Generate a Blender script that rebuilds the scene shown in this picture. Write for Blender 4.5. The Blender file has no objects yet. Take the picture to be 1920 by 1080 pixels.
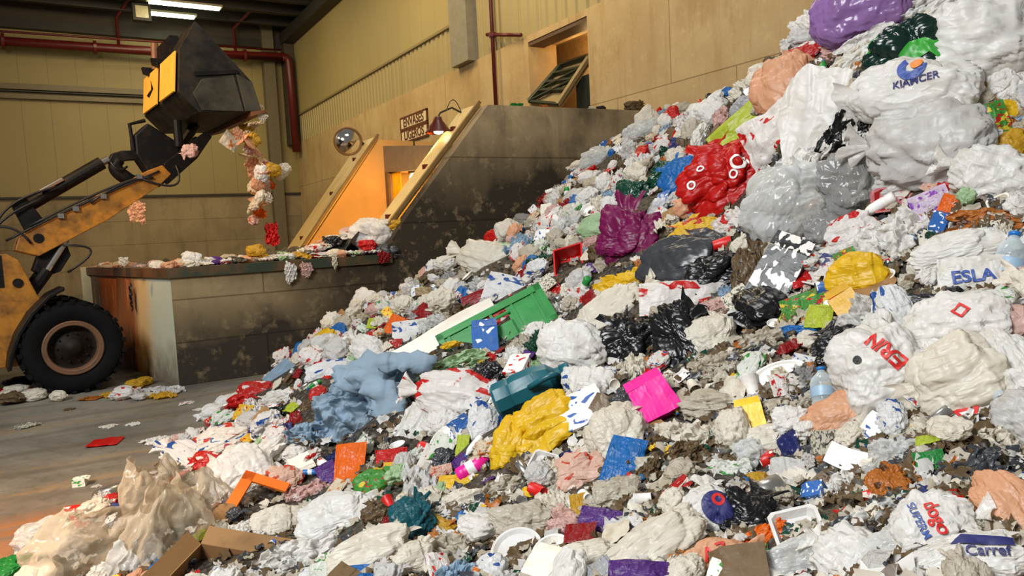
import bpy, bmesh, math, random
import numpy as np
from mathutils import Vector, Matrix
from mathutils.bvhtree import BVHTree

S = bpy.context.scene
COL = S.collection
PI = math.pi

# ------------------------------------------------------------------ camera
EYE = np.array([0.0, 0.0, 2.0]); FPX = 1384.0
YAW, PITCH, ROLL = math.radians(31), math.radians(-4.5), 0.05
FWD = np.array([math.sin(YAW)*math.cos(PITCH), math.cos(YAW)*math.cos(PITCH), math.sin(PITCH)])
RGT = np.array([math.cos(YAW), -math.sin(YAW), 0.0])
UPV = np.cross(RGT, FWD)
cd = bpy.data.cameras.new('camera'); cam = bpy.data.objects.new('camera', cd); COL.objects.link(cam)
cr, sr = math.cos(ROLL), math.sin(ROLL)
CX = RGT*cr - UPV*sr      # picture right
CY = RGT*sr + UPV*cr      # picture up
M = Matrix(((CX[0], CY[0], -FWD[0], EYE[0]), (CX[1], CY[1], -FWD[1], EYE[1]), (CX[2], CY[2], -FWD[2], EYE[2]), (0, 0, 0, 1)))
cam.matrix_world = M
cd.sensor_width = 36; cd.lens = 36*FPX/1920; cd.clip_start = 0.05; cd.clip_end = 200
S.camera = cam

# ------------------------------------------------------------------ world, lamps, exposure
S.view_settings.view_transform = 'Standard'; S.view_settings.look = 'None'
S.view_settings.gamma = 1; S.view_settings.use_curve_mapping = False
S.view_settings.exposure = 0.0
w = bpy.data.worlds.new('daylight'); S.world = w; w.use_nodes = True
bg = w.node_tree.nodes['Background']; bg.inputs[0].default_value = (0.93, 0.95, 1.0, 1); bg.inputs[1].default_value = 0.16

def area(name, loc, target, sx, sy, watt, col):
    l = bpy.data.lights.new(name, 'AREA'); l.shape = 'RECTANGLE'; l.size = sx; l.size_y = sy; l.energy = watt; l.color = col
    o = bpy.data.objects.new(name, l); COL.objects.link(o); o.location = loc
    o.rotation_euler = (Vector(target)-Vector(loc)).to_track_quat('-Z', 'Y').to_euler()
    return o
def point(name, loc, watt, col, r=0.1):
    l = bpy.data.lights.new(name, 'POINT'); l.energy = watt; l.color = col; l.shadow_soft_size = r
    o = bpy.data.objects.new(name, l); COL.objects.link(o); o.location = loc
    return o
area('door_daylight', (-6.5, 1.0, 8.5), (4.5, 6.5, 1.0), 4, 3.5, 1750, (0.98, 0.99, 1.0))
area('heap_fill_light', (4.0, 7.0, 11.5), (5.0, 7.0, 0.0), 3, 3, 330, (1.0, 0.97, 0.94))  # unseen overhead fill, added to brighten the heap
area('high_bay_middle', (7.5, 15.0, 11.8), (10.0, 14.0, 3.0), 2, 2, 430, (1.0, 0.80, 0.50))
area('high_bay_far', (3.0, 29.0, 11.8), (4.0, 34.0, 1.0), 4, 4, 780, (1.0, 0.78, 0.44))
area('high_bay_corner', (5.0, 22.0, 11.8), (10.8, 24.0, 6.0), 3, 3, 560, (1.0, 0.80, 0.48))
def spot(name, loc, target, watt, col, deg, blend=.6, r=.2):
    l = bpy.data.lights.new(name, 'SPOT'); l.energy = watt; l.color = col; l.spot_size = math.radians(deg); l.spot_blend = blend; l.shadow_soft_size = r
    o = bpy.data.objects.new(name, l); COL.objects.link(o); o.location = loc; o.rotation_euler = (Vector(target)-Vector(loc)).to_track_quat('-Z', 'Y').to_euler(); return o
spot('sodium_floor_lamp', (-3.4, 4.6, 6.0), (-1.0, 6.1, 0.0), 1900, (1.0, 0.50, 0.12), 44, .9)
spot('sodium_bay_lamp', (-4.5, 10.5, 8.5), (1.6, 13.0, 4.0), 3000, (1.0, 0.62, 0.26), 46, .9)

# ------------------------------------------------------------------ measuring helpers: where a sight line meets a plane of the hall
def ray(px, py):
    return FWD + CX*((px-960)/FPX) + CY*((540-py)/FPX)
def onz(px, py, z=0.0): d = ray(px, py); return EYE + d*((z-EYE[2])/d[2])
def ony(px, py, y): d = ray(px, py); return EYE + d*((y-EYE[1])/d[1])
def onx(px, py, x): d = ray(px, py); return EYE + d*((x-EYE[0])/d[0])
def pix(P):
    v = np.array(P)-EYE; z = v@FWD
    return 960+v@CX/z*FPX, 540-v@CY/z*FPX, z

# ------------------------------------------------------------------ object helpers
def tag(o, label=None, cat=None, group=None, kind=None):
    if label: o['label'] = label
    if cat: o['category'] = cat
    if group: o['group'] = group
    if kind: o['kind'] = kind
    return o
def new_mesh(name, V, F, smooth=False):
    me = bpy.data.meshes.new(name); me.from_pydata([tuple(map(float, v)) for v in V], [], [tuple(f) for f in F]); me.update()
    if smooth: me.polygons.foreach_set('use_smooth', [True]*len(me.polygons))
    return me
def link(name, me, mat=None, parent=None):
    o = bpy.data.objects.new(name, me); COL.objects.link(o)
    if mat is not None:
        if len(me.materials) == 0: me.materials.append(mat)
        else: me.materials[0] = mat
    if parent: o.parent = parent
    return o
def empty(name, loc, rz=0.0):
    o = bpy.data.objects.new(name, None); COL.objects.link(o); o.location = loc; o.rotation_euler = (0, 0, rz); return o
class MB:
    """collects vertices and faces of ONE part"""
    def __init__(s): s.V = []; s.F = []
    def add(s, V, F):
        b = len(s.V); s.V += [tuple(v) for v in V]; s.F += [tuple(i+b for i in f) for f in F]; return s
    def box(s, a, b):
        x0, y0, z0 = a; x1, y1, z1 = b
        return s.add([(x0,y0,z0),(x1,y0,z0),(x1,y1,z0),(x0,y1,z0),(x0,y0,z1),(x1,y0,z1),(x1,y1,z1),(x0,y1,z1)],
                     [(0,3,2,1),(4,5,6,7),(0,1,5,4),(1,2,6,5),(2,3,7,6),(3,0,4,7)])
    def prism(s, poly, y0, y1):
        """poly in x,z, drawn out along y"""
        n = len(poly)
        V = [(x, y0, z) for x, z in poly]+[(x, y1, z) for x, z in poly]
        F = [tuple(range(n)), tuple(range(2*n-1, n-1, -1))]+[(i, i+n, (i+1) % n+n, (i+1) % n) for i in range(n)]
        return s.add(V, F)
    def tube(s, pts, r, n=10, cap=True):
        pts = [Vector(p) for p in pts]; rs = r if isinstance(r, (list, tuple)) else [r]*len(pts)
        V = []; F = []; prev = None
        for i, p in enumerate(pts):
            t = (pts[min(i+1, len(pts)-1)]-pts[max(i-1, 0)]).normalized()
            a = prev if prev is not None else (Vector((0, 0, 1)) if abs(t.z) < .9 else Vector((1, 0, 0)))
            u = (a-t*a.dot(t)).normalized(); prev = u; v = t.cross(u)
            for k in range(n):
                q = p+(u*math.cos(2*PI*k/n)+v*math.sin(2*PI*k/n))*rs[i]; V.append(tuple(q))
        for i in range(len(pts)-1):
            for k in range(n):
                F.append((i*n+k, i*n+(k+1) % n, (i+1)*n+(k+1) % n, (i+1)*n+k))
        if cap: F.append(tuple(range(n-1, -1, -1))); F.append(tuple(range((len(pts)-1)*n, len(pts)*n)))
        return s.add(V, F)
    def lathe(s, prof, n=24, axis='y', c=(0, 0, 0)):
        """prof: (radius, height along the axis)"""
        V = []; F = []; m = len(prof)
        for k in range(n):
            a = 2*PI*k/n
            for r, h in prof:
                p = {'y': (r*math.cos(a), h, r*math.sin(a)), 'z': (r*math.cos(a), r*math.sin(a), h), 'x': (h, r*math.cos(a), r*math.sin(a))}[axis]
                V.append((p[0]+c[0], p[1]+c[1], p[2]+c[2]))
        for k in range(n):
            for j in range(m-1):
                F.append((k*m+j, k*m+j+1, ((k+1) % n)*m+j+1, ((k+1) % n)*m+j))
        return s.add(V, F)
    def build(s, name, mat, parent=None, bev=0, smooth=False):
        me = new_mesh(name, s.V, s.F, smooth)
        bm = bmesh.new(); bm.from_mesh(me); bmesh.ops.recalc_face_normals(bm, faces=bm.faces); bm.to_mesh(me); bm.free()
        o = link(name, me, mat, parent)
        if bev:
            b = o.modifiers.new('bevel', 'BEVEL'); b.width = bev; b.segments = 2; b.limit_method = 'ANGLE'
        return o
def box(name, a, b, mat, parent=None, bev=0): return MB().box(a, b).build(name, mat, parent, bev)
def arc(a, b, c, n=10):
    """smooth curve through three points"""
    a, b, c = Vector(a), Vector(b), Vector(c); k = b*2-(a+c)*.5
    return [a*(1-t)**2+k*2*t*(1-t)+c*t*t for t in [i/n for i in range(n+1)]]

# ------------------------------------------------------------------ materials
def lin(c): return tuple(((v/255+.055)/1.055)**2.4 if v/255 > .04045 else v/255/12.92 for v in c)
class NT:
    def __init__(s, name):
        s.m = bpy.data.materials.new(name); s.m.use_nodes = True; s.t = s.m.node_tree; s.N = s.t.nodes; s.L = s.t.links
        s.b = s.N['Principled BSDF']; s.out = s.N['Material Output']
    def n(s, t, **k):
        x = s.N.new(t)
        for a, v in k.items():
            if a.startswith('i_'): x.inputs[a[2:].replace('_', ' ')].default_value = v
            else: setattr(x, a, v)
        return x
    def l(s, a, b): s.L.new(a, b)
    def mix(s, fac, a, b, mode='MIX'):
        x = s.N.new('ShaderNodeMix'); x.data_type = 'RGBA'; x.blend_type = mode
        for sock, v in ((x.inputs[0], fac), (x.inputs[6], a), (x.inputs[7], b)):
            if isinstance(v, (tuple, list)): sock.default_value = (*v[:3], 1)
            elif isinstance(v, (int, float)): sock.default_value = v
            else: s.l(v, sock)
        return x.outputs[2]
    def ramp(s, src, lo, hi):
        x = s.N.new('ShaderNodeMapRange'); x.inputs[1].default_value = lo; x.inputs[2].default_value = hi; s.l(src, x.inputs[0]); return x.outputs[0]
    def noise(s, co, scale, detail=4, rough=.55, dist=0.0):
        x = s.N.new('ShaderNodeTexNoise'); x.inputs['Scale'].default_value = scale; x.inputs['Detail'].default_value = detail
        x.inputs['Roughness'].default_value = rough; x.inputs['Distortion'].default_value = dist
        if co is not None: s.l(co, x.inputs['Vector'])
        return x.outputs[0]
    def obj(s): return s.N.new('ShaderNodeTexCoord').outputs['Object']
    def pos(s): return s.N.new('ShaderNodeNewGeometry').outputs['Position']
    def scaled(s, co, v):
        x = s.N.new('ShaderNodeMapping'); x.inputs['Scale'].default_value = v; s.l(co, x.inputs[0]); return x.outputs[0]
    def math(s, op, a, b=0.0):
        x = s.N.new('ShaderNodeMath'); x.operation = op
        for i, v in enumerate((a, b)):
            if isinstance(v, (int, float)): x.inputs[i].default_value = v
            else: s.l(v, x.inputs[i])
        return x.outputs[0]
    def sep(s, co):
        x = s.N.new('ShaderNodeSeparateXYZ'); s.l(co, x.inputs[0]); return x.outputs
    def bump(s, src, strength, dist=.02):
        x = s.N.new('ShaderNodeBump'); x.inputs['Strength'].default_value = strength; x.inputs['Distance'].default_value = dist
        s.l(src, x.inputs['Height']); s.l(x.outputs[0], s.b.inputs['Normal'])
    def base(s, c):
        if isinstance(c, tuple): s.b.inputs['Base Color'].default_value = (*c[:3], 1)
        else: s.l(c, s.b.inputs['Base Color'])
    def set(s, rough=.5, metal=0.0, spec=None):
        s.b.inputs['Roughness'].default_value = rough; s.b.inputs['Metallic'].default_value = metal
        if spec is not None: s.b.inputs['Specular IOR Level'].default_value = spec
        return s.m

def plain(name, rgb, rough=.5, metal=0.0, var=.12, scale=6, bump=0.0, bscale=20, spec=None):
    t = NT(name); c = lin(rgb); co = t.obj()
    t.base(t.mix(t.ramp(t.noise(co, scale), .3, .7), tuple(v*(1-var) for v in c), tuple(min(1, v*(1+var)) for v in c)))
    if bump: t.bump(t.noise(co, bscale, 3), bump, .01)
    return t.set(rough, metal, spec)
def worn(name, rgb, dirt, amount=.5, scale=3, rough=.55, metal=0.0, spec=None):
    t = NT(name); co = t.obj(); n = t.noise(co, scale, 8, .65)
    t.base(t.mix(t.ramp(n, .62-amount*.35, .72), lin(rgb), lin(dirt))); t.bump(t.noise(co, 30, 3), .15, .01)
    return t.set(rough, metal, spec)
def film(name, rgb, rough=.38, clear=0.0, tl=.33, accent=None, ascale=3.4, alim=.6, accent2=None, dirt=.25):
    """thin plastic sheet: some light passes through it; creases; printed patches where the bag has them"""
    t = NT(name); co = t.obj(); c = lin(rgb)
    col = t.mix(t.ramp(t.noise(co, 2.2, 5), .45, .8), c, tuple(v*(1-dirt*k) for v, k in zip(c, (.8, 1.0, 1.35))))
    if accent:
        n = t.noise(co, ascale, 1.5, .5, .6); col = t.mix(t.ramp(n, alim, alim+.012), col, lin(accent))
    if accent2:
        n = t.noise(t.scaled(co, (1, 1.6, 1)), ascale*1.5, 1.2, .5, .9); col = t.mix(t.ramp(n, alim+.02, alim+.03), col, lin(accent2))
    t.base(col)
    r1 = t.n('ShaderNodeTexNoise', noise_type='RIDGED_MULTIFRACTAL'); r1.inputs['Scale'].default_value = 3.2; r1.inputs['Detail'].default_value = 3; r1.inputs['Distortion'].default_value = .7
    t.l(t.scaled(co, (1.9, .55, 1.2)), r1.inputs['Vector'])
    r2 = t.n('ShaderNodeTexNoise', noise_type='RIDGED_MULTIFRACTAL'); r2.inputs['Scale'].default_value = 9; r2.inputs['Detail'].default_value = 2; r2.inputs['Distortion'].default_value = .5
    t.l(t.scaled(co, (.7, 1.6, 1)), r2.inputs['Vector'])
    t.bump(t.math('ADD', r1.outputs[0], t.math('MULTIPLY', r2.outputs[0], .35)), .5 if not (clear or sum(rgb) < 240) else .28, .04)
    t.set(rough, 0, .42)
    last = t.b.outputs[0]
    if tl:
        tr = t.n('ShaderNodeBsdfTranslucent'); t.l(col, tr.inputs[0]); mx = t.n('ShaderNodeMixShader'); mx.inputs[0].default_value = tl
        t.l(last, mx.inputs[1]); t.l(tr.outputs[0], mx.inputs[2]); last = mx.outputs[0]
    if clear:
        tp = t.n('ShaderNodeBsdfTransparent'); tp.inputs[0].default_value = (.96, .97, .97, 1); mx = t.n('ShaderNodeMixShader')
        lw = t.n('ShaderNodeLayerWeight'); lw.inputs[0].default_value = .42
        t.l(t.math('MINIMUM', t.math('ADD', t.math('MULTIPLY', lw.outputs[1], .6), 1-clear), .97), mx.inputs[0])
        t.l(tp.outputs[0], mx.inputs[1]); t.l(last, mx.inputs[2]); last = mx.outputs[0]
    t.l(last, t.out.inputs[0])
    return t.m
def emit(name, rgb, strength):
    t = NT(name); e = t.n('ShaderNodeEmission'); e.inputs[0].default_value = (*lin(rgb), 1); e.inputs[1].default_value = strength
    t.l(e.outputs[0], t.out.inputs[0]); return t.m
# ------------------------------------------------------------------ the hall
def concrete(name, rgb, dirt, lines=(1.2, 2.4), amount=.5, low=None, side=None, streak=True, lim=(.38, .72)):
    """poured concrete: board joints, streaks, patches of grime"""
    t = NT(name); p = t.pos(); c = lin(rgb)
    n1 = t.noise(p, .55, 7, .6); n2 = t.noise(t.scaled(p, (3, 3, .25)), 1.2, 5, .6)
    col = t.mix(t.math('MULTIPLY', t.ramp(n1, *lim), amount), c, lin(dirt))
    if streak: col = t.mix(t.math('MULTIPLY', t.ramp(n2, .5, .75), .35), col, lin(dirt))
    if side:
        f = t.math('ADD', t.ramp(t.sep(p)[0], side[1], side[2]), t.math('MULTIPLY', t.math('SUBTRACT', n1, .5), 1.2)); col = t.mix(t.math('MULTIPLY', t.ramp(f, .2, .9), .9), col, lin(side[0]))
    if low:
        z = t.sep(p)[2]; f = t.math('ADD', t.ramp(z, low[1], low[2]), t.math('MULTIPLY', t.math('SUBTRACT', n1, .5), 1.6))
        col = t.mix(t.ramp(f, .3, .75), lin(low[0]), col)
    col = t.mix(t.math('MULTIPLY', t.ramp(t.noise(p, 5, 6, .7), .55, .72), .4), col, tuple(min(1, v*1.25) for v in c))
    col = t.mix(t.math('MULTIPLY', t.ramp(t.noise(t.scaled(p, (1.4, 1.4, .5)), 1.1, 7, .75), .56, .7), .5), col, lin(dirt))
    b = t.n('ShaderNodeTexBrick', offset=.5); b.inputs['Scale'].default_value = 1
    b.inputs['Brick Width'].default_value = lines[1]; b.inputs['Row Height'].default_value = lines[0]; b.inputs['Mortar Size'].default_value = .012
    b.inputs['Color1'].default_value = (1, 1, 1, 1); b.inputs['Color2'].default_value = (.93, .93, .93, 1); b.inputs['Mortar'].default_value = (.55, .5, .45, 1)
    s = t.sep(p); cb = t.n('ShaderNodeCombineXYZ'); t.l(t.math('ADD', s[0], s[1]), cb.inputs[0]); t.l(s[2], cb.inputs[1]); t.l(cb.outputs[0], b.inputs['Vector'])
    t.base(t.mix(1.0, col, b.outputs[0], 'MULTIPLY')); t.bump(t.noise(p, 14, 5), .2, .02)
    return t.set(.82, spec=.25)
def sheet_metal(name, rgb, seam, width=1.0, axis=0):
    t = NT(name); p = t.pos(); s = t.sep(p)
    q = t.math('FRACT', t.math('DIVIDE', s[axis], width))
    f = t.math('LESS_THAN', q, .02)
    col = t.mix(t.ramp(t.noise(p, .3, 4), .3, .75), tuple(v*.86 for v in lin(rgb)), lin(rgb))
    t.base(t.mix(f, col, lin(seam))); return t.set(.55)
def floor_mat():
    t = NT('hall_floor_concrete'); p = t.pos()
    n = t.noise(p, .5, 8, .62, .8); n2 = t.noise(t.scaled(p, (.5, 2.6, 1)), .8, 6, .62, 1.4); n3 = t.noise(p, 9, 6, .7)
    col = t.mix(t.ramp(n, .35, .7), lin((134, 128, 114)), lin((82, 79, 71)))
    col = t.mix(t.math('MULTIPLY', t.ramp(n2, .54, .7), .6), col, lin((150, 120, 80)))
    col = t.mix(t.math('MULTIPLY', t.ramp(n2, .3, .42), .0), col, lin((60, 55, 46)))
    col = t.mix(t.math('MULTIPLY', t.ramp(n3, .52, .75), .5), col, lin((64, 52, 40)))
    r = t.n('ShaderNodeTexWave', wave_type='RINGS'); r.inputs['Scale'].default_value = .22; r.inputs['Distortion'].default_value = 5; r.inputs['Detail'].default_value = 4
    t.l(t.scaled(p, (1, 1.7, 1)), r.inputs['Vector'])
    col = t.mix(t.math('MULTIPLY', t.ramp(r.outputs[1], .8, 1.0), .35), col, lin((74, 66, 54)))
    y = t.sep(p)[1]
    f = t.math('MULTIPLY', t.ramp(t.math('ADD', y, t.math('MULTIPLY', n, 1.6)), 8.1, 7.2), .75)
    col = t.mix(t.math('MULTIPLY', f, t.ramp(n2, .36, .6)), col, lin((168, 98, 34)))  # orange glow of the sodium lamp painted into the near floor
    t.base(col); t.bump(t.math('ADD', n3, n2), .35, .02); return t.set(.62, spec=.35)

FY = 11.49           # face of the push wall
WX = 10.8            # face of the long side wall
BY = 39.0            # back wall
def struct(o): o['kind'] = 'structure'; return o
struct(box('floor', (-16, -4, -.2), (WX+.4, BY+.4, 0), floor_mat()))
m_conc_far = concrete('far_concrete', (152, 136, 106), (96, 84, 62), (1.1, 60), .7)
m_conc_right = concrete('tan_concrete', (196, 170, 122), (150, 112, 62), (2.4, 3.4), .55)
m_push = concrete('grimy_concrete', (172, 150, 112), (62, 53, 39), (1.1, 50), .85, ((56, 48, 36), 1.9, 4.3), lim=(.4, .66))
m_low = concrete('stained_concrete', (150, 130, 94), (54, 46, 34), (.62, 4.0), .9, ((52, 45, 36), .0, 1.5), ((56, 46, 33), 2.0, 4.2), lim=(.42, .68))
m_clad = sheet_metal('olive_cladding', (150, 134, 84), (116, 102, 64), 1.1, 0)
m_clad_r = sheet_metal('olive_cladding_side', (168, 150, 98), (140, 124, 78), 1.0, 1)
m_dark = plain('dark_steel', (40, 34, 28), .6); m_beam = plain('ceiling_steel', (46, 40, 34), .6); m_ceil = plain('ceiling_sheet', (84, 74, 60), .7)
m_red = plain('red_pipe_paint', (88, 22, 18), .4); m_greysteel = plain('grey_steel', (138, 130, 110), .5)
struct(box('wall_back', (-16, BY, 0), (WX+.4, BY+.4, 4.45), m_conc_far))
struct(box('wall_back_cladding', (-16, BY+.05, 4.45), (WX+.4, BY+.35, 12.9), m_clad))
struct(box('trim_1', (-16, BY-.12, 4.4), (WX, BY+.05, 4.5), m_dark))
for i, (z0, z1) in enumerate(((8.75, 8.95), (9.15, 9.4), (9.05, 9.1))):
    struct(box('trim_%d' % (i+2), (-16, BY-.2, z0), (6.9, BY+.05, z1), m_dark if i == 2 else plain('trim_paint_%d' % i, (104, 92, 62), .5)))
struct(box('trim_5', (-16, BY-.3, 11.75), (WX, BY+.05, 12.15), m_dark)); struct(box('trim_10', (-16, BY-.12, 12.15), (WX, BY+.05, 12.95), plain('brown_top_band', (64, 54, 42), .7)))
# long side wall with the conveyor opening
OY0, OY1, OZ0, OZ1, WT = 14.0, 16.55, 4.3, 6.86, 7.02
mb = MB(); mb.box((WX, -4, 0), (WX+.9, OY0, WT)); mb.box((WX, OY1, 0), (WX+.9, BY, WT)); mb.box((WX, OY0, 0), (WX+.9, OY1, OZ0)); mb.box((WX, OY0, OZ1), (WX+.9, OY1, WT))
struct(mb.build('wall_right', m_conc_right))
struct(box('window_1', (WX+.02, OY0, OZ1-.1), (WX+.5, OY1, OZ1-.001), plain('brown_lintel', (92, 66, 40), .6)))
mb = MB(); mb.box((WX+1.9, OY0-3, 3), (WX+2.0, OY1+3, 8)); mb.box((WX+.9, OY0-3, 7.2), (WX+3.5, OY1+3, 7.3)); mb.box((WX+.9, OY0-3, 3.9), (WX+3.5, OY1+3, 4.0))
struct(mb.build('wall_annex', plain('annex_plaster', (190, 158, 110), .8)))
def corrugated(name, y0, y1, z0, z1, pitch, mat):
    V = []; F = []; n = int((y1-y0)/pitch)
    for i in range(n+1):
        y = y0+i*pitch
        for dy, dx in ((0, 0), (.42, 0), (.5, .05), (.92, .05)):
            for z in (z0, z1): V.append((WX+.1+dx-.06, min(y1, y+dy*pitch), z))
    for k in range(len(V)//2-1): F.append((2*k, 2*k+1, 2*k+3, 2*k+2))
    return struct(link(name, new_mesh(name, V, F), mat))
corrugated('wall_right_ribbed_band', 20.6, BY, WT, 8.4, .34, m_clad_r)
corrugated('wall_right_ribbed_panel', -4, 19.3, WT, 13, .42, m_clad_r)
struct(box('wall_right_cladding', (WX+.02, 20.6, 8.4), (WX+.3, BY, 13), m_clad_r))
struct(box('trim_6', (WX-.03, 20.6, 8.36), (WX+.1, BY, 8.44), plain('band_edge', (132, 116, 74), .5)))
struct(box('column_1', (WX-.25, 19.4, WT), (WX+.3, 20.5, 13), m_greysteel))
struct(box('column_2', (WX-.5, BY-.7, 6.9), (WX, BY, 13), plain('brown_column', (70, 60, 46), .6)))
struct(box('column_3', (9.3, BY-.5, 0), (9.85, BY, 13), plain('column_paint', (104, 94, 70), .6)))
struct(box('beam_1', (WX-.55, 18.5, 11.95), (WX+.1, BY, 12.5), m_beam))
mb = MB()
for i in range(70):
    y = 13+i*.38; mb.add([(-16, y, 12.9), (WX+.3, y, 12.9), (WX+.3, y+.19, 12.98), (-16, y+.19, 12.98), (WX+.3, y+.38, 12.9), (-16, y+.38, 12.9)], [(0, 1, 2, 3), (3, 2, 4, 5)])
struct(mb.build('ceiling', m_ceil))
for k, y in enumerate((24.5, 28.0, 31.5, 33.4, 35.2, 37.2)):
    mb = MB(); mb.box((-16, y-.14, 12.46), (WX, y+.14, 12.5)); mb.box((-16, y-.02, 12.5), (WX, y+.02, 12.86)); mb.box((-16, y-.14, 12.86), (WX, y+.14, 12.9))
    struct(mb.build('beam_%d' % (k+2), m_beam))
# push wall: low at the loader, sloping up to the high part (one wall, its outline in x,z)
struct(MB().prism([(1.25, 0), (WX, 0), (WX, 4.27), (6.6, 4.22), (4.9, 2.27), (4.38, 1.62), (1.25, 1.62)], FY, FY+.28).build('wall_front', m_push))
low = MB().prism([(1.25, 0), (4.4, 0), (4.4, 1.6), (1.25, 1.6)], FY-.012, FY).build('wall_front_facing', m_low); struct(low)
capm = worn('green_steel_cap', (44, 54, 38), (110, 70, 36), .5, 2)
struct(MB().prism([(1.2, 1.56), (4.6, 1.56), (4.6, 1.7), (1.2, 1.7)], FY-.06, FY+.32).build('trim_7', capm))
def stained_end():
    t = NT('stained_wall_end'); p = t.pos(); y = t.sep(p)[1]; z = t.sep(p)[2]
    wob = t.math('ADD', y, t.math('MULTIPLY', t.math('SUBTRACT', t.noise(t.scaled(p, (1, 1, .35)), 1.6, 5), .5), 1.1))
    col = t.mix(t.ramp(wob, 12.3, 12.75), lin((180, 182, 160)), lin((200, 166, 114)))
    col = t.mix(t.ramp(wob, 13.0, 13.3), col, lin((164, 92, 46)))
    col = t.mix(t.ramp(wob, 14.9, 15.4), col, lin((104, 84, 58)))
    col = t.mix(t.math('MULTIPLY', t.ramp(t.math('ADD', z, t.math('MULTIPLY', t.noise(p, 3, 6), .8)), 1.1, .45), .8), col, lin((84, 62, 42)))
    n = t.noise(t.scaled(p, (6, 6, .6)), 2.5, 6, .7); col = t.mix(t.ramp(n, .6, .66), col, lin((190, 178, 146)))
    t.base(col); return t.set(.8, spec=.2)
def skew_box(name, a, b, th, z0, z1, mat):
    a = Vector((*a, 0)); b = Vector((*b, 0)); d = (b-a).normalized(); n = Vector((d.y, -d.x, 0))*th
    V = [(*(p.xy), z) for z in (z0, z1) for p in (a, b, b+n, a+n)]
    return MB().add(V, [(0, 1, 2, 3), (4, 7, 6, 5), (0, 4, 5, 1), (1, 5, 6, 2), (2, 6, 7, 3), (3, 7, 4, 0)]).build(name, mat)
struct(skew_box('wall_end', (1.25, FY), (.37, 15.7), .28, 0, 1.58, stained_end()))
struct(skew_box('trim_8', (1.2, FY-.02), (.31, 15.8), .38, 1.56, 1.7, worn('rusty_steel_cap', (104, 66, 34), (52, 50, 36), .5, 2)))
struct(box('trim_9', (.22, 15.82, 0), (.42, 16.1, 1.7), plain('pale_post', (196, 178, 132), .6)))
# rear wall of the trough with its sloping edge, the hood that closes the trough, the two sloping edge beams
m_trough = plain('trough_sheet', (196, 150, 84), .55, 0, .12, 1.5)
struct(MB().prism([(.4, 0), (9.5, 0), (9.5, 4.2), (6.52, 4.27), (4.71, 1.9), (4.3, 1.5), (.4, 1.5)], 16.6, 16.75).build('wall_rear', m_trough))
def slope_beam(name, a, b, y0, y1, mat):
    (x0, z0), (x1, z1) = a, b; L = math.hypot(x1-x0, z1-z0); ux, uz = (x1-x0)/L, (z1-z0)/L; n = (-uz*.06, ux*.06)
    return MB().prism([(x0, z0), (x1, z1), (x1+n[0], z1+n[1]), (x0+n[0], z0+n[1])], y0, y1).build(name, mat)
m_edge = plain('cream_edge_paint', (204, 176, 112), .5, 0, .08, 3)
for nm, a, b, y0, y1, lab in (('inclined_edge_beam', (4.62, 1.98), (6.62, 4.25), FY+.3, 12.5, 'cream inclined steel beam along the dark push wall slope, under the lamp'),
                         ('inclined_edge_beam', (4.5, 1.66), (6.55, 4.32), 16.62, 17.9, 'cream inclined steel beam behind the orange-lit trough, carrying the round mirror')):
    r = empty(nm, (a[0], (y0+y1)/2, a[1])); tag(r, lab, 'beam')
    o = slope_beam('beam_face', a, b, y0, y1, m_edge); o.parent = r; o.matrix_parent_inverse = r.matrix_world.inverted() if False else Matrix.Translation(-r.location)
    o = slope_beam('edge_strip', (a[0]-.01, a[1]+.05), (b[0]-.01, b[1]+.05), y0-.05, y0+.03, plain('strip_paint', (120, 92, 48), .5)); o.parent = r; o.matrix_parent_inverse = Matrix.Translation(-r.location)
    for k in (.12, .5, .8):
        x = a[0]+(b[0]-a[0])*k; z = a[1]+(b[1]-a[1])*k+.07; ym = (y0+y1)/2
        o = MB().box((x-.05, ym-.08, z-.03), (x+.05, ym+.02, z+.05)).build('bolt_plate', m_red, r); o.matrix_parent_inverse = Matrix.Translation(-r.location)
hv = [(x, y, z) for x in (6.62, 6.7) for y, z in ((FY+.28, 3.2), (16.6, 3.5), (16.6, 4.12), (FY+.28, 3.56))]
struct(MB().add(hv, [(0, 1, 2, 3), (7, 6, 5, 4), (0, 4, 5, 1), (1, 5, 6, 2), (2, 6, 7, 3), (3, 7, 4, 0)]).build('wall_hood', plain('hood_sheet', (128, 110, 84), .6)))
m_tin = plain('tunnel_sheet', (150, 108, 56), .6)
struct(box('wall_tunnel', (6.62, 16.42, 1.2), (6.75, 16.6, 3.5), plain('tunnel_jamb', (110, 82, 50), .6)))
struct(box('wall_tunnel_end', (9.3, 11.8, 0), (9.4, 16.6, 4.2), m_tin))
struct(box('wall_tunnel_roof', (6.7, 11.8, 3.46), (9.4, 16.6, 3.5), m_tin))
struct(box('trough_floor', (1.75, 11.78, .6), (9.3, 16.6, .75), m_dark))
r = empty('lit_wall_bands', (6.72, 15.86, 3.52)); tag(r, 'added yellow curtain hanging at the mouth of the trough tunnel', 'bands')  # added bands: the yellow light on the tunnel's inner wall as colour
m_yel = film('yellow_strip', (250, 206, 30), .3, tl=.5)
for k in range(3): box('strip', (-.01, .02+k*.17, -.95), (.01, .17+k*.17, -.06), m_yel, r)
box('rail', (-.03, 0, -.06), (.03, .56, 0.02), m_dark, r)
# tunnel tube lamp
r = empty('tunnel_lamp', (7.0, 15.66, 3.3)); tag(r, 'white glowing tube lamp inside the trough tunnel', 'lamp')
MB().tube([(0, -.16, 0), (0, .16, 0)], .1).build('tube', emit('tunnel_tube_glow', (255, 236, 190), 9), r); box('housing', (-.1, -.2, .1), (.1, .2, .2), m_greysteel, r); MB().tube([(0, 0, .2), (0, 0, .85)], .02).build('hanger', m_dark, r)
point('tunnel_light', (7.1, 16.0, 3.0), 26, (1, .62, .18))
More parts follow.
